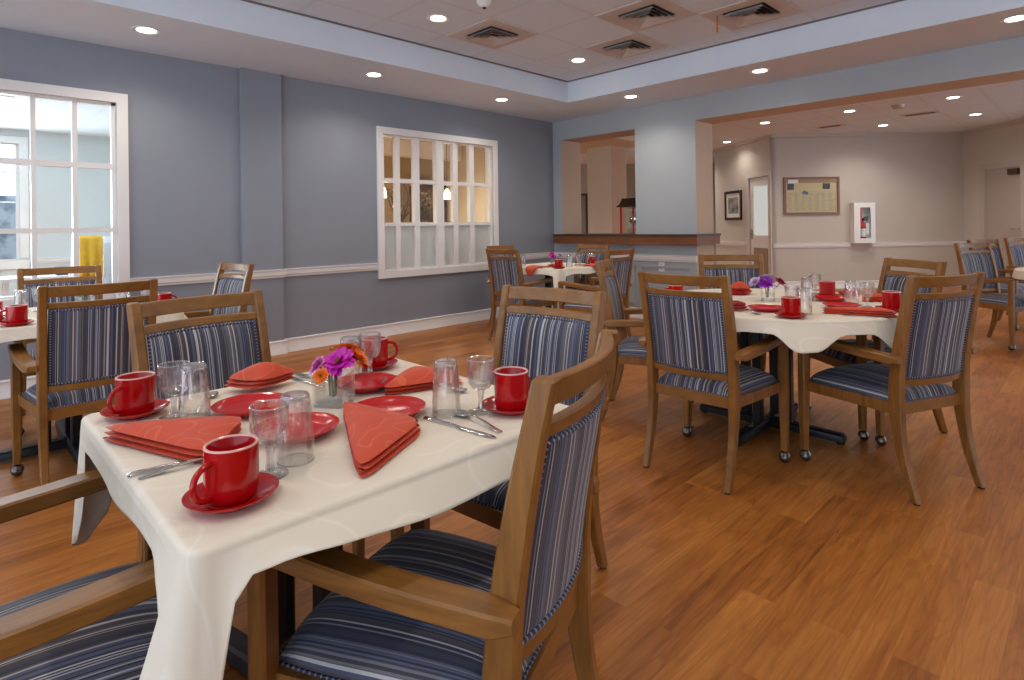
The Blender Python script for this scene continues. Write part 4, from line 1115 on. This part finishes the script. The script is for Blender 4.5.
def napkin(pts, label, edge=1, dome=.012, layers=3, mat='napkin', z=None, rise=(0,0,0), lt=.009, peek=.006):
    """folded cloth: triangle pts A,B,C (world xy); layered edge B-C (edge=1)"""
    z = ZC if z is None else z
    A, B, C = [Vector((p[0], p[1], 0)) for p in pts]
    ctr = (A+B+C)/3
    bm = bmesh.new()
    for k in range(layers):
        sh = (layers-1-k)*peek                   # lower layers peep out further on the open edge
        nrm = ((B+C)/2-A).normalized()
        a, b, c = A, B+nrm*sh+(B-C).normalized()*sh*.4, C+nrm*sh+(C-B).normalized()*sh*.2
        z0 = z+k*lt; N = 14
        top = k == layers-1
        V = {}
        def P3(u, v, w, zz):
            p = a*u+b*v+c*w; m_ = max(u, v, w); p = p+((a+b+c)/3-p)*max(0, m_-.84)*.75
            return p+Vector((0,0,zz))
        for lay in (0, 1):
            for i in range(N+1):
                for j in range(N+1-i):
                    u, v = i/N, j/N; w = 1-u-v
                    e = min(u, v, w)*N
                    rr = .5*lt*.94
                    ed = min(1.0, e/1.0)
                    prod = 27*u*v*w
                    lift = (dome*prod if top else 0)+rise[0]*u**2+rise[1]*v**2+rise[2]*w**2
                    wob = .002*math.sin(9*u+5*v+k)*min(1, e/2)
                    mid = z0+rr+.0008
                    hh = rr*(ed**.5 if ed > 0 else 0)
                    V[lay,i,j] = bm.verts.new(P3(u, v, w, mid+(hh+(dome*prod if top else 0)+wob if lay else -hh)+rise[0]*u**2+rise[1]*v**2+rise[2]*w**2))
            for i in range(N):
                for j in range(N-i):
                    bm.faces.new((V[lay,i,j], V[lay,i+1,j], V[lay,i,j+1]))
                    if j < N-i-1: bm.faces.new((V[lay,i+1,j], V[lay,i+1,j+1], V[lay,i,j+1]))
    o = obj('napkin', bm, M[mat], angle=60)
    me = o.data; cx, cy = ctr.x, ctr.y
    for v in me.vertices: v.co.x -= cx; v.co.y -= cy; v.co.z -= z
    o.location = (cx, cy, z)
    tag(o, label, 'napkin', 'folded cloth napkins')
    return o

def flower(x, y, z, r, mat, tilt, az, label, stem_to, kind='gerbera'):
    z -= .008; rt_ = empty('flower', (x, y, z)); tag(rt_, label, 'flower', 'cut flowers in vases')
    R_ = Matrix.Rotation(rad(az), 3, 'Z') @ Matrix.Rotation(rad(tilt), 3, 'Y')
    bm = bmesh.new()
    rnd = random.Random(int(x*1000+y*777))
    for lay, (n, ln, el) in enumerate(((14, 1.0, 12), (12, .82, 32), (9, .60, 55))):
        for k in range(n):
            a = 2*PI*(k+.5*lay+rnd.uniform(-.15,.15))/n; L_ = r*ln*rnd.uniform(.88,1.06); w = r*.20
            e0 = rad(el+rnd.uniform(-9,9))
            rows = []
            for t, ww in ((.12,.35),(.4,.9),(.7,1.0),(.9,.7),(1.0,.18)):
                d = L_*t; zz = math.sin(e0)*d-.12*L_*t*t; rr = math.cos(e0)*d
                rows.append([Vector((rr*math.cos(a)-s*w*ww*math.sin(a), rr*math.sin(a)+s*w*ww*math.cos(a), zz+abs(s)*.12*w)) for s in (-1,0,1)])
            V = [[bm.verts.new(R_ @ p) for p in q] for q in rows]
            for i in range(len(V)-1):
                for j in range(2): bm.faces.new((V[i][j], V[i][j+1], V[i+1][j+1], V[i+1][j]))
    o = obj('petals', bm, M[mat], rt_, angle=70, weld=False)
    bm = bmesh.new(); lathe(bm, [(0,r*.30),(r*.12,r*.28),(r*.20,r*.15),(r*.15,.0),(0,0)], 14)
    for v in bm.verts: v.co = R_ @ v.co
    obj('flower_head', bm, M['centre'], rt_)
    bm = bmesh.new(); st = Vector(stem_to)-Vector((x, y, z)); m = Vector((st.x*.82, st.y*.82, st.z+.085))
    tube(bm, [(0,0,0), tuple(R_ @ Vector((0,0,-r*.5))), tuple(m), tuple(st)], .0028, 7); obj('stem', bm, M['stem'], rt_)
    return rt_
def vase(x, y, rot, label, s=.041, h=.076):
    r = empty('vase', (x, y, ZC), rad(rot)); tag(r, label, 'vase', 'square glass vases')
    bm = bmesh.new()
    rings = [crect(0,0,s-.002,s-.002,0,.22), crect(0,0,s,s,.004,.22), crect(0,0,s,s,h,.22), crect(0,0,s-.004,s-.004,h,.22), crect(0,0,s-.004,s-.004,.010,.22)]
    loft(bm, rings); obj('glass_body', bm, M['vase'], r, angle=30)
    bm = bmesh.new(); loft(bm, [crect(0,0,s-.0046,s-.0046,.011,.22), crect(0,0,s-.0046,s-.0046,h*.62,.22)]); obj('water', bm, M['water'], r, angle=30)
    return r

# --- near table
mugset(.330, .995, 205, 'at the drooping cloth corner')
mugset(.325, 1.630, 215, 'beyond the three-fold orange napkin')
mugset(.965, 1.612, -15, 'behind the orange flowers')
mugset(.966, .998, 10, 'partly hidden by the large chair post')
put('plate', .741, 1.183, 'red plate lying alone before the flower vase on the near table')
put('plate', .530, 1.455, 'red plate tucked beneath a draped napkin near the facing armchair')
put('plate', .535, 1.215, 'red plate seen through the upturned tumbler on the near table', 0)
put('plate', .825, 1.430, 'red plate behind the bright flowers on the near table')
put('goblet', .413, 1.05, 'stemmed goblet beside the mug at the drooping corner')
put('tumbler', .475, 1.083, 'upturned tumbler standing over a red plate on the near table')
put('goblet', .384, 1.540, 'stemmed goblet overlapping the mug at the window-side corner')
put('tumbler', .417, 1.500, 'upturned tumbler before the facing striped chair back')
put('tumbler', .835, 1.530, 'upturned tumbler just behind the orange flower')
put('goblet', .900, 1.532, 'stemmed goblet beside the mug at the far corner of the near table')
put('tumbler', .841, 1.089, 'upturned tumbler standing in front of a spread napkin')
put('goblet', .908, 1.042, 'stemmed goblet beside the mug partly hidden by a chair post')
put('knife', .800, .995, 'steel knife lying before the tumbler and goblet pair', -83)
d = math.degrees(math.atan2(1.073-.902, .856-.841)); put('spoon', .850, .990, 'steel spoon lying beside the goblet, bowl toward the glasses', d)
put('knife', .338, 1.216, 'steel knife handle poking out from the three-fold napkin', -9)
put('fork', .332, 1.196, 'steel fork handle beside the knife handle at the three-fold napkin', -6)
put('fork', .915, 1.44, 'steel fork sticking out from a napkin behind the vase', 195)
put('knife', .735, 1.625, 'steel knife beside the napkin before the baseboard', 95)
put('fork', .770, 1.615, 'steel fork beside the flowers at the wall side of the near table', 97)
put('spoon', .470, 1.600, 'steel spoon lying between a tumbler and a red plate', 60)
put('spoon', .960, 1.27, 'steel spoon poking out behind the tumbler and goblet pair', -75)
napkin([(.690,1.312),(.505,.905),(.742,1.040)], 'orange napkin folded to a layered fan before the flower vase', dome=.010)
napkin([(.480,1.345),(.225,1.505),(.348,1.165)], 'orange napkin with three stacked folds lying near the drooping corner', dome=.008, lt=.0105, peek=.0025)
napkin([(.735,1.640),(.545,1.690),(.590,1.555)], 'orange napkin draped in a peak over the edge of a red plate', dome=.034, rise=(0,.004,.012), z=ZC+.010)
napkin([(.80,1.318),(1.00,1.455),(1.03,1.245)], 'orange napkin spread behind the upturned tumbler beside the facing chair', dome=.022, lt=.009)
vase(.697, 1.362, 34, 'square glass vase of magenta and orange flowers on the near table')
flower(.703,1.345,ZC+.112,.046,'magenta',36,215,'magenta flower in the vase on the near table',(.70,1.362,ZC+.02))
flower(.752,1.352,ZC+.112,.046,'orange',34,-40,'orange flower leaning outward in the near vase',(.698,1.358,ZC+.02))
flower(.748,1.392,ZC+.128,.044,'orange',18,60,'taller orange flower at the back of the near vase',(.70,1.358,ZC+.02))
flower(.668,1.386,ZC+.104,.030,'pink',50,160,'small pink flower drooping over the near vase side',(.69,1.366,ZC+.02))
flower(.655,1.345,ZC+.088,.022,'orange',62,215,'small orange blossom drooping low over the near vase rim',(.69,1.352,ZC+.02))

# --- large round table
mugset(2.790, 1.020, 20, 'at the near rim of the round table')
mugset(3.300, .735, -10, 'by the long napkin and chair post')
mugset(3.66, 1.135, 40, 'farther across the round table')
mugset(2.95, 1.70, 130, 'behind the blue-lit chair back')
put('plate', 2.930, 1.19, 'red plate lying open before the purple flowers')
put('plate', 3.50, 1.60, 'red plate holding a napkin beside the purple flowers')
put('plate', 3.52, 1.075, 'red plate before the far mug on the round table')
put('plate', 3.262, .945, 'red plate behind the long napkin on the round table')
put('tumbler', 3.42, .945, 'upturned tumbler between two mugs on the round table')
put('goblet', 3.36, .855, 'stemmed goblet between tumbler and napkin beside the tucked-in chair')
put('tumbler', 2.93, 1.01, 'upturned tumbler directly behind the near-rim mug on the round table')
put('goblet', 2.98, 1.085, 'stemmed goblet behind the near-rim mug on the round table')
put('tumbler', 3.45, 1.175, 'upturned tumbler in front of the goblet at the middle of the round table')
put('goblet', 3.69, 1.21, 'stemmed goblet beside the far mug on the round table')
napkin([(2.985,.985),(3.09,.66),(3.18,.735)], 'long orange napkin with layered end at the round table rim', dome=.004, lt=.010)
napkin([(2.835,1.345),(2.865,1.255),(2.80,1.30)], 'dark red napkin tip beside the blue-lit chair post', dome=.012, mat='napkin_dark', lt=.013)
napkin([(3.46,1.66),(3.62,1.60),(3.55,1.53)], 'orange napkin draped in a peak behind the purple flowers', dome=.036, z=ZC+.012)
napkin([(3.56,.94),(3.66,.80),(3.70,.93)], 'orange napkin folded behind goblet and tumbler at the round table', dome=.012, lt=.011)
napkin([(3.70,1.06),(3.80,1.00),(3.78,1.12)], 'orange napkin at the far rim of the round table', dome=.012, lt=.011)
put('spoon', 3.095, .965, 'steel spoon lying bare at the middle of the round table', 200)
put('fork', 3.07, .80, 'steel fork half under the long napkin at the round table', 285)
put('knife', 3.03, .76, 'steel knife half under the long napkin at the round table', 292)
put('spoon', 2.80, 1.235, 'steel spoon beside the dark red napkin tip', 250)
vase(3.30, 1.33, 20, 'square glass vase of purple flowers on the round table', .038, .078)
flower(3.295,1.345,ZC+.108,.056,'violet',30,200,'violet flower in the vase on the round table',(3.30,1.33,ZC+.02))
flower(3.350,1.285,ZC+.106,.052,'crimson',36,-50,'crimson flower in the vase on the round table',(3.302,1.333,ZC+.02))
flower(3.345,1.355,ZC+.128,.056,'lilac',12,40,'pale lilac flower on top of the round table vase',(3.303,1.33,ZC+.02))
flower(3.282,1.395,ZC+.110,.042,'lilac',45,150,'small pale lilac flower drooping from the round table vase',(3.296,1.335,ZC+.02))

# --- table by the French window
mugset(.245, 3.636, 190, 'at the French window table, near edge')
mugset(.17, 3.93, 200, 'cut off by the frame edge')
mugset(.866, 3.66, 10, 'at the French window table, pier end')
put('tumbler', .30, 4.18, 'upturned tumbler on the French window table, by the chair post')
put('goblet', .38, 4.20, 'stemmed goblet on the French window table, behind the tumbler')
put('goblet', .812, 3.76, 'stemmed goblet beside the pier-end mug')
put('tumbler', .70, 3.84, 'upturned tumbler seen through the gap of a dark chair back')
put('goblet', .74, 3.98, 'stemmed goblet seen through the gap of a dark chair back')
put('plate', .52, 3.78, 'red plate behind the dark chair back by the French window')
vase(.57, 4.06, 10, 'square glass vase of pink and orange flowers by the French window')
flower(.55,4.06,ZC+.114,.042,'pink',30,220,'pink flower in the vase by the French window',(.57,4.06,ZC+.02))
flower(.61,4.04,ZC+.116,.042,'orange',30,-30,'orange flower in the vase by the French window',(.572,4.06,ZC+.02))
flower(.58,4.095,ZC+.110,.034,'magenta',30,100,'magenta flower at the back of the window-side vase',(.568,4.06,ZC+.02))

# --- corner table
mugset(4.47, 3.90, 240, 'at the hanging corner of the corner table')
mugset(5.10, 3.97, 0, 'beside the leaning chair, corner table')
vase(4.80, 4.24, 10, 'square glass vase of pink and orange flowers on the far corner table')
flower(4.775,4.25,ZC+.112,.046,'magenta',35,215,'magenta flower on the far corner table',(4.80,4.24,ZC+.02))
flower(4.80,4.285,ZC+.130,.044,'orange',15,90,'orange flower on the far corner table',(4.803,4.24,ZC+.02))
flower(4.845,4.21,ZC+.114,.040,'pink',40,-40,'pink flower on the far corner table',(4.798,4.24,ZC+.02))
put('goblet', 4.48, 4.52, 'stemmed goblet beside the chair by the frosted window')
put('tumbler', 4.56, 4.50, 'upturned tumbler beside the goblet by the frosted window')
put('tumbler', 4.72, 3.97, 'upturned tumbler behind the mug on the far corner table')
put('tumbler', 5.02, 4.10, 'upturned tumbler before the chair under the ledge')
put('goblet', 5.06, 3.95, 'stemmed goblet before the chair under the ledge')
put('plate', 4.66, 4.11, 'red plate before the flowers on the far corner table')

def hang_napkin(ex, ey, nx, ny, w0, w1, inside, drop, skew, label):
    # lies on the cloth and tips over its edge; (ex, ey) edge place, (nx, ny) outward
    bm = bmesh.new(); path = []
    for k in range(8): path.append((-inside+(inside-.004)*k/7, .004+.010*math.sin(PI*k/7)))
    for k in range(1, 6):
        a = PI/2*k/5; path.append((-.004+.036*math.sin(a), .004-.030*(1-math.cos(a))))
    for k in range(1, 6): path.append((.032+.010*k/5, -.026-drop*k/5))
    N = len(path)-1
    def f(u, v):
        i = min(N, int(round(v*N))); d, z = path[i]; t = v
        w = w0+(w1-w0)*t; a = (u-.5)*2*w+skew*t
        return (ex+nx*d-ny*a, ey+ny*d+nx*a, ZC+z+.004*math.sin(u*14)*t)
    grid(bm, f, 10, N)
    o = obj('napkin', bm, M['napkin'], angle=70); sm = o.modifiers.new('thickness', 'SOLIDIFY'); sm.thickness = .006; sm.offset = 1
    for v in o.data.vertices: v.co.x -= ex; v.co.y -= ey; v.co.z -= ZC
    o.location = (ex, ey, ZC); tag(o, label, 'napkin', 'folded cloth napkins')
hang_napkin(T4[0]-.447, 4.20, -1, 0, .12, .035, .20, .055, .03, 'orange napkin tipping over the window side edge of the far corner table')
hang_napkin(4.95, T4[1]-.447, 0, -1, .11, .04, .20, .05, .05, 'orange napkin tipping over the edge beside the leaning chair, corner table')

# ------------------------------------------------------------------ things in the bright room behind the French window
r = empty('high_back_chair', (1.62, 8.5, 0), rad(215)); tag(r, 'white high-backed chair in the bright room behind the French window', 'chair')
bm = bmesh.new()
for s in (-1, 1): tube(bm, [(-.30,s*.22,0),(-.24,s*.22,.45),(-.30,s*.22,.8),(-.40,s*.22,1.22)], .018, 8); tube(bm, [(.22,s*.22,0),(.22,s*.22,.42)], .018, 8)
obj('frame', bm, M['white'], r)
bm = bmesh.new(); box(bm, -.25, .25, -.22, .22, .40, .46); obj('seat', bm, M['white'], r, False)
bm = bmesh.new(); loft(bm, [[(-.25,-.21,.5),(-.25,.21,.5),(-.23,.21,.5),(-.23,-.21,.5)],[(-.40,-.21,1.2),(-.40,.21,1.2),(-.38,.21,1.2),(-.38,-.21,1.2)]]); obj('backrest', bm, M['white'], r, False)
bm = bmesh.new()
def drape(x0, y0, w, z0, z1, sw, dx, dy):
    def f(u, v):
        a = u*w; zz = z1-(z1-z0)*v
        return (x0+dx*a+dy*.03*math.sin(u*sw)*v, y0+dy*a-dx*.03*math.sin(u*sw)*v, zz)
    return f
grid(bm, drape(1.03, 7.62, .20, .70, 1.145, 14, .96, -.25), 24, 10)
y = obj('yellow_cloth', bm, plain('yellow_fabric', srgb(232,186,60), .8, noise=.1, nscale=12)); y.modifiers.new('t','SOLIDIFY').thickness = .012; tag(y, 'yellow cloth hanging in the bright room behind the French window', 'cloth')
bm = bmesh.new(); grid(bm, drape(1.24, 7.60, .14, .30, 1.13, 10, .9, -.3), 20, 10)
y = obj('white_sheet', bm, plain('white_linen', srgb(224,232,240), .8)); y.modifiers.new('t','SOLIDIFY').thickness = .012; tag(y, 'white sheet hanging beside the yellow cloth', 'cloth')
# floor-standing rack carrying both cloths
r = empty('drying_rack', (1.14, 7.65, 0)); tag(r, 'pale drying rack holding the yellow cloth and the white sheet', 'rack')
bm = bmesh.new(); tube(bm, [(-.16,.045,1.122),(.02,0,1.122),(.30,-.09,1.118)], .012, 8); obj('top_bar', bm, M['white'], r)
for p, q in (((-.16,.045),(-.18,.25)),((-.16,.045),(-.2,-.1)),((.3,-.09),(.28,.1)),((.3,-.09),(.34,-.25))):
    bm = bmesh.new(); tube(bm, [(p[0],p[1],1.118),(q[0],q[1],0)], .012, 8); obj('leg', bm, M['oak'] if q[0] > 0 else M['white'], r)
r = empty('side_table', (.95, 8.05, 0)); tag(r, 'low white table with a dark box in the bright room', 'table')
bm = bmesh.new(); box(bm, -.55, .12, -.25, .25, .68, .72); obj('tabletop', bm, M['white'], r, False)
for sx in (-.5,.08):
    for sy in (-.2,.2):
        bm = bmesh.new(); box(bm, sx-.02, sx+.02, sy-.02, sy+.02, 0, .68); obj('leg', bm, M['white'], r, False)
r = empty('storage_box', (.92, 8.02, .72)); tag(r, 'small dark blue box on the low white table', 'box')
bm = bmesh.new(); box(bm, -.05, .05, -.06, .06, 0, .07); obj('body', bm, plain('navy_card', srgb(50,66,86), .6), r, False)
bm = bmesh.new(); box(bm, -.053, .053, -.063, .063, .07, .09); obj('lid', bm, plain('navy_lid', srgb(58,74,94), .6), r, False)
# ceiling fittings in the bright room, its panel lights added to brighten it
for i, (x, y, l) in enumerate(((.35, 8.6, 'added ceiling panel light brightening the room behind the French window'), (1.0, 7.0, 'added glowing ceiling panel at the casing corner of the French window'), (-1.6, 8.6, 'added ceiling panel light deep behind the French window'))):
    r = empty('added_panel_light', (x, y, 2.70)); tag(r, l, 'ceiling light', 'added panel lights in the bright room', 'thing')
    bm = bmesh.new(); box(bm, -.2, .2, -.1, .1, -.012, -.004); obj('diffuser', bm, M['panel'], r, False)
    bm = bmesh.new(); box(bm, -.22, .22, -.12, .12, -.01, 0); obj('housing', bm, M['white'], r, False)
for i, (x, y) in enumerate(((.12, 7.35), (.62, 7.55))):
    r = empty('ceiling_grille', (x, y, 2.70)); tag(r, ('grey slotted grille on the bright room ceiling, beside the globe light', 'grey slotted grille on the bright room ceiling, beside a tile seam')[i], 'air vent', 'grilles in the bright room')
    bm = bmesh.new(); box(bm, -.24, .24, -.14, .14, -.01, 0); obj('face_plate', bm, plain('grille_grey', srgb(170,180,190), .5), r, False)
    bm = bmesh.new()
    for k in range(7): box(bm, -.2+.06*k, -.17+.06*k, -.11, .11, -.013, -.01)
    obj('slots', bm, plain('grille_slot', srgb(110,120,130), .6), r, False)
r = empty('ceiling_globe_lamp', (.28, 7.9, 2.70)); tag(r, 'white globe light on the bright room ceiling', 'ceiling light', None, 'thing')
bm = bmesh.new(); sphere(bm, (0,0,-.16), .10, 1, 20); obj('globe', bm, emit('globe_glow', (.95,.98,1,1), 1.6), r)
bm = bmesh.new(); lathe(bm, [(0,0),(.05,0),(.05,-.03),(.03,-.07),(0,-.07)], 16); obj('base', bm, M['white'], r)

# ------------------------------------------------------------------ lounge behind window 2
def pendant(x, y, z, label):
    r = empty('pendant_lamp', (x, y, z)); tag(r, label, 'pendant lamp', 'small pendant lamps in the lounge')
    bm = bmesh.new(); lathe(bm, [(.02,.16),(.05,.10),(.06,0),(.055,0),(.045,.10),(.0,.15)], 18); obj('lamp_shade', bm, M['pendant'], r)
    bm = bmesh.new(); tube(bm, [(0,0,.155),(0,0,2.62-z)], .004, 6); obj('cord', bm, M['grille_dark'], r)
pendant(4.09, 6.6, 1.58, 'glowing pendant lamp behind the first column of window panes')
pendant(5.63, 7.2, 1.62, 'glowing pendant lamp behind the panes past the wide mullion')
pendant(5.35, 8.2, 1.5, 'glowing pendant lamp seen between thin branches')
# potted branches on a console
r = empty('console_table', (5.0, 7.25, 0)); tag(r, 'dark console table in the lounge behind the frosted window', 'table')
bm = bmesh.new(); box(bm, -.75, .75, -.2, .2, 1.02, 1.06); obj('top', bm, M['tablewood'], r, False)
for sx in (-.7,.7):
    for sy in (-.16,.16):
        bm = bmesh.new(); box(bm, sx-.025, sx+.025, sy-.025, sy+.025, 0, 1.02); obj('leg', bm, M['tablewood'], r, False)
def branches(x, y, z, n, hgt, sd, label, leafy):
    rnd = random.Random(sd); r = empty('branch_arrangement', (x, y, z)); tag(r, label, 'plant')
    bm = bmesh.new(); lathe(bm, [(0,0),(.06,0),(.09,.08),(.07,.18),(.05,.22),(.045,.22),(.06,.16),(0,.02)], 20); obj('pot', bm, M['tablewood'], r)
    bm = bmesh.new(); lf = bmesh.new()
    for k in range(n):
        a = rnd.uniform(0, 2*PI); p = Vector((.02*math.cos(a), .02*math.sin(a), .2)); d = Vector((math.cos(a)*.55, math.sin(a)*.3, 1.0)); pts = [p.copy()]
        for s in range(6):
            d += Vector((rnd.uniform(-.35,.35), rnd.uniform(-.2,.2), rnd.uniform(-.1,.2))); d.normalize(); p = p+d*hgt/6; pts.append(p.copy())
            for q in range(3 if leafy else 1):
                b = Vector((rnd.uniform(-1,1), rnd.uniform(-.6,.6), rnd.uniform(0,.8))).normalized()*rnd.uniform(.05,.13); tube(bm, [p, p+b*.6, p+b+Vector((0,0,.02))], [.005,.004,.002], 5)
                e_ = p+b; s_ = .035 if leafy else .015
                w = b.cross(Vector((0,0,1))).normalized()*s_*.5
                lf.faces.new([lf.verts.new(v_) for v_ in (e_, e_+b.normalized()*s_+w, e_+b.normalized()*2*s_, e_+b.normalized()*s_-w)])
        tube(bm, pts, [.010*(1-.1*i) for i in range(7)], 6)
    obj('branches', bm, plain('twig_bark', srgb(84,64,44), .8), r); obj('leaves', lf, plain('dry_leaf', srgb(96,100,58), .7), r, weld=False)
branches(4.78, 7.22, 1.06, 10, .50, 3, 'spray of bare curving branches in the lounge behind the window', False)
branches(5.22, 7.26, 1.06, 10, .40, 5, 'bushier leafy branches beside the bare spray in the lounge', True)
r = empty('dark_cabinet', (6.35, 8.7, 0)); tag(r, 'tall dark cabinet in the lounge behind the last window panes', 'cabinet')
bm = bmesh.new(); box(bm, -.2, .2, -.3, .3, 0, 1.95); obj('body', bm, M['tablewood'], r, False)
bm = bmesh.new(); box(bm, -.21, -.2, -.28, -.01, .08, 1.9); obj('door', bm, M['tablewood'], r, False)
bm = bmesh.new(); box(bm, -.21, -.2, .01, .28, .08, 1.9); obj('door', bm, M['tablewood'], r, False)

# ------------------------------------------------------------------ lights
def spot(name, loc, energy, col, size=150, blend=.8, rad_=.06):
    l = bpy.data.lights.new(name, 'SPOT'); l.energy = energy; l.color = col; l.spot_size = rad(size); l.spot_blend = blend; l.shadow_soft_size = rad_
    o = bpy.data.objects.new(name, l); COL.objects.link(o); o.location = loc; return o
E_DL = 29
for (x, y, z, e_, col) in LAMPS: spot('downlight_beam', (x, y, z-.03), E_DL*e_, col)
def area(name, loc, rot, sx, sy, energy, col):
    l = bpy.data.lights.new(name, 'AREA'); l.shape = 'RECTANGLE'; l.size = sx; l.size_y = sy; l.energy = energy; l.color = col
    o = bpy.data.objects.new(name, l); COL.objects.link(o); o.location = loc; o.rotation_euler = rot; return o
# beams of the added bright room panels / daylight from its windows (light enters by the far windows)
area('daylight_window', (-.3, 11.1, 1.5), (rad(-90), 0, 0), 2.0, 1.3, 190, (.74,.89,1))
area('daylight_window', (-3.2, 11.1, 1.5), (rad(-90), 0, 0), 1.9, 1.3, 190, (.74,.89,1))
for (x, y) in ((.35,8.6),(1.0,7.0),(-1.6,8.6)): area('added_panel_beam', (x, y, 2.68), (0,0,0), .4, .2, 22, (.88,.95,1))
for (x, y, z) in ((4.09,6.6,1.53),(5.63,7.2,1.57),(5.35,8.2,1.45)): 
    l = bpy.data.lights.new('pendant_glow', 'POINT'); l.energy = 16; l.color = (1,.74,.45); l.shadow_soft_size = .05
    o = bpy.data.objects.new('pendant_glow', l); COL.objects.link(o); o.location = (x, y, z)
for (x, y) in ((3.4,7.0),(5.6,6.6),(4.6,8.9)): spot('lounge_fill_spot', (x, y, 2.58), 150, (1,.80,.58))  # bare spots brightening the lounge, no fixtures modelled

w = bpy.data.worlds.new('world'); SC.world = w; w.use_nodes = True
nt = w.node_tree; bg = nt.nodes['Background']
tc = nt.nodes.new('ShaderNodeTexCoord'); sp = nt.nodes.new('ShaderNodeSeparateXYZ'); nt.links.new(tc.outputs['Generated'], sp.inputs[0])
mr = nt.nodes.new('ShaderNodeMapRange'); mr.inputs['From Min'].default_value = -.02; mr.inputs['From Max'].default_value = .38; nt.links.new(sp.outputs['Z'], mr.inputs['Value'])
cr = nt.nodes.new('ShaderNodeValToRGB'); cr.color_ramp.elements[0].color = (.74,.87,1,1); cr.color_ramp.elements[1].color = (.22,.29,.40,1); nt.links.new(mr.outputs[0], cr.inputs[0])
nt.links.new(cr.outputs[0], bg.inputs[0]); bg.inputs[1].default_value = 3.4

SC.view_settings.view_transform = 'Standard'; SC.view_settings.look = 'None'; SC.view_settings.gamma = 1; SC.view_settings.use_curve_mapping = False
SC.view_settings.exposure = -0.12
cy = SC.cycles
cy.use_denoising = True
cy.max_bounces = 8; cy.diffuse_bounces = 4; cy.glossy_bounces = 4; cy.transmission_bounces = 8; cy.transparent_max_bounces = 24
cy.caustics_reflective = False; cy.caustics_refractive = False; cy.sample_clamp_indirect = 6
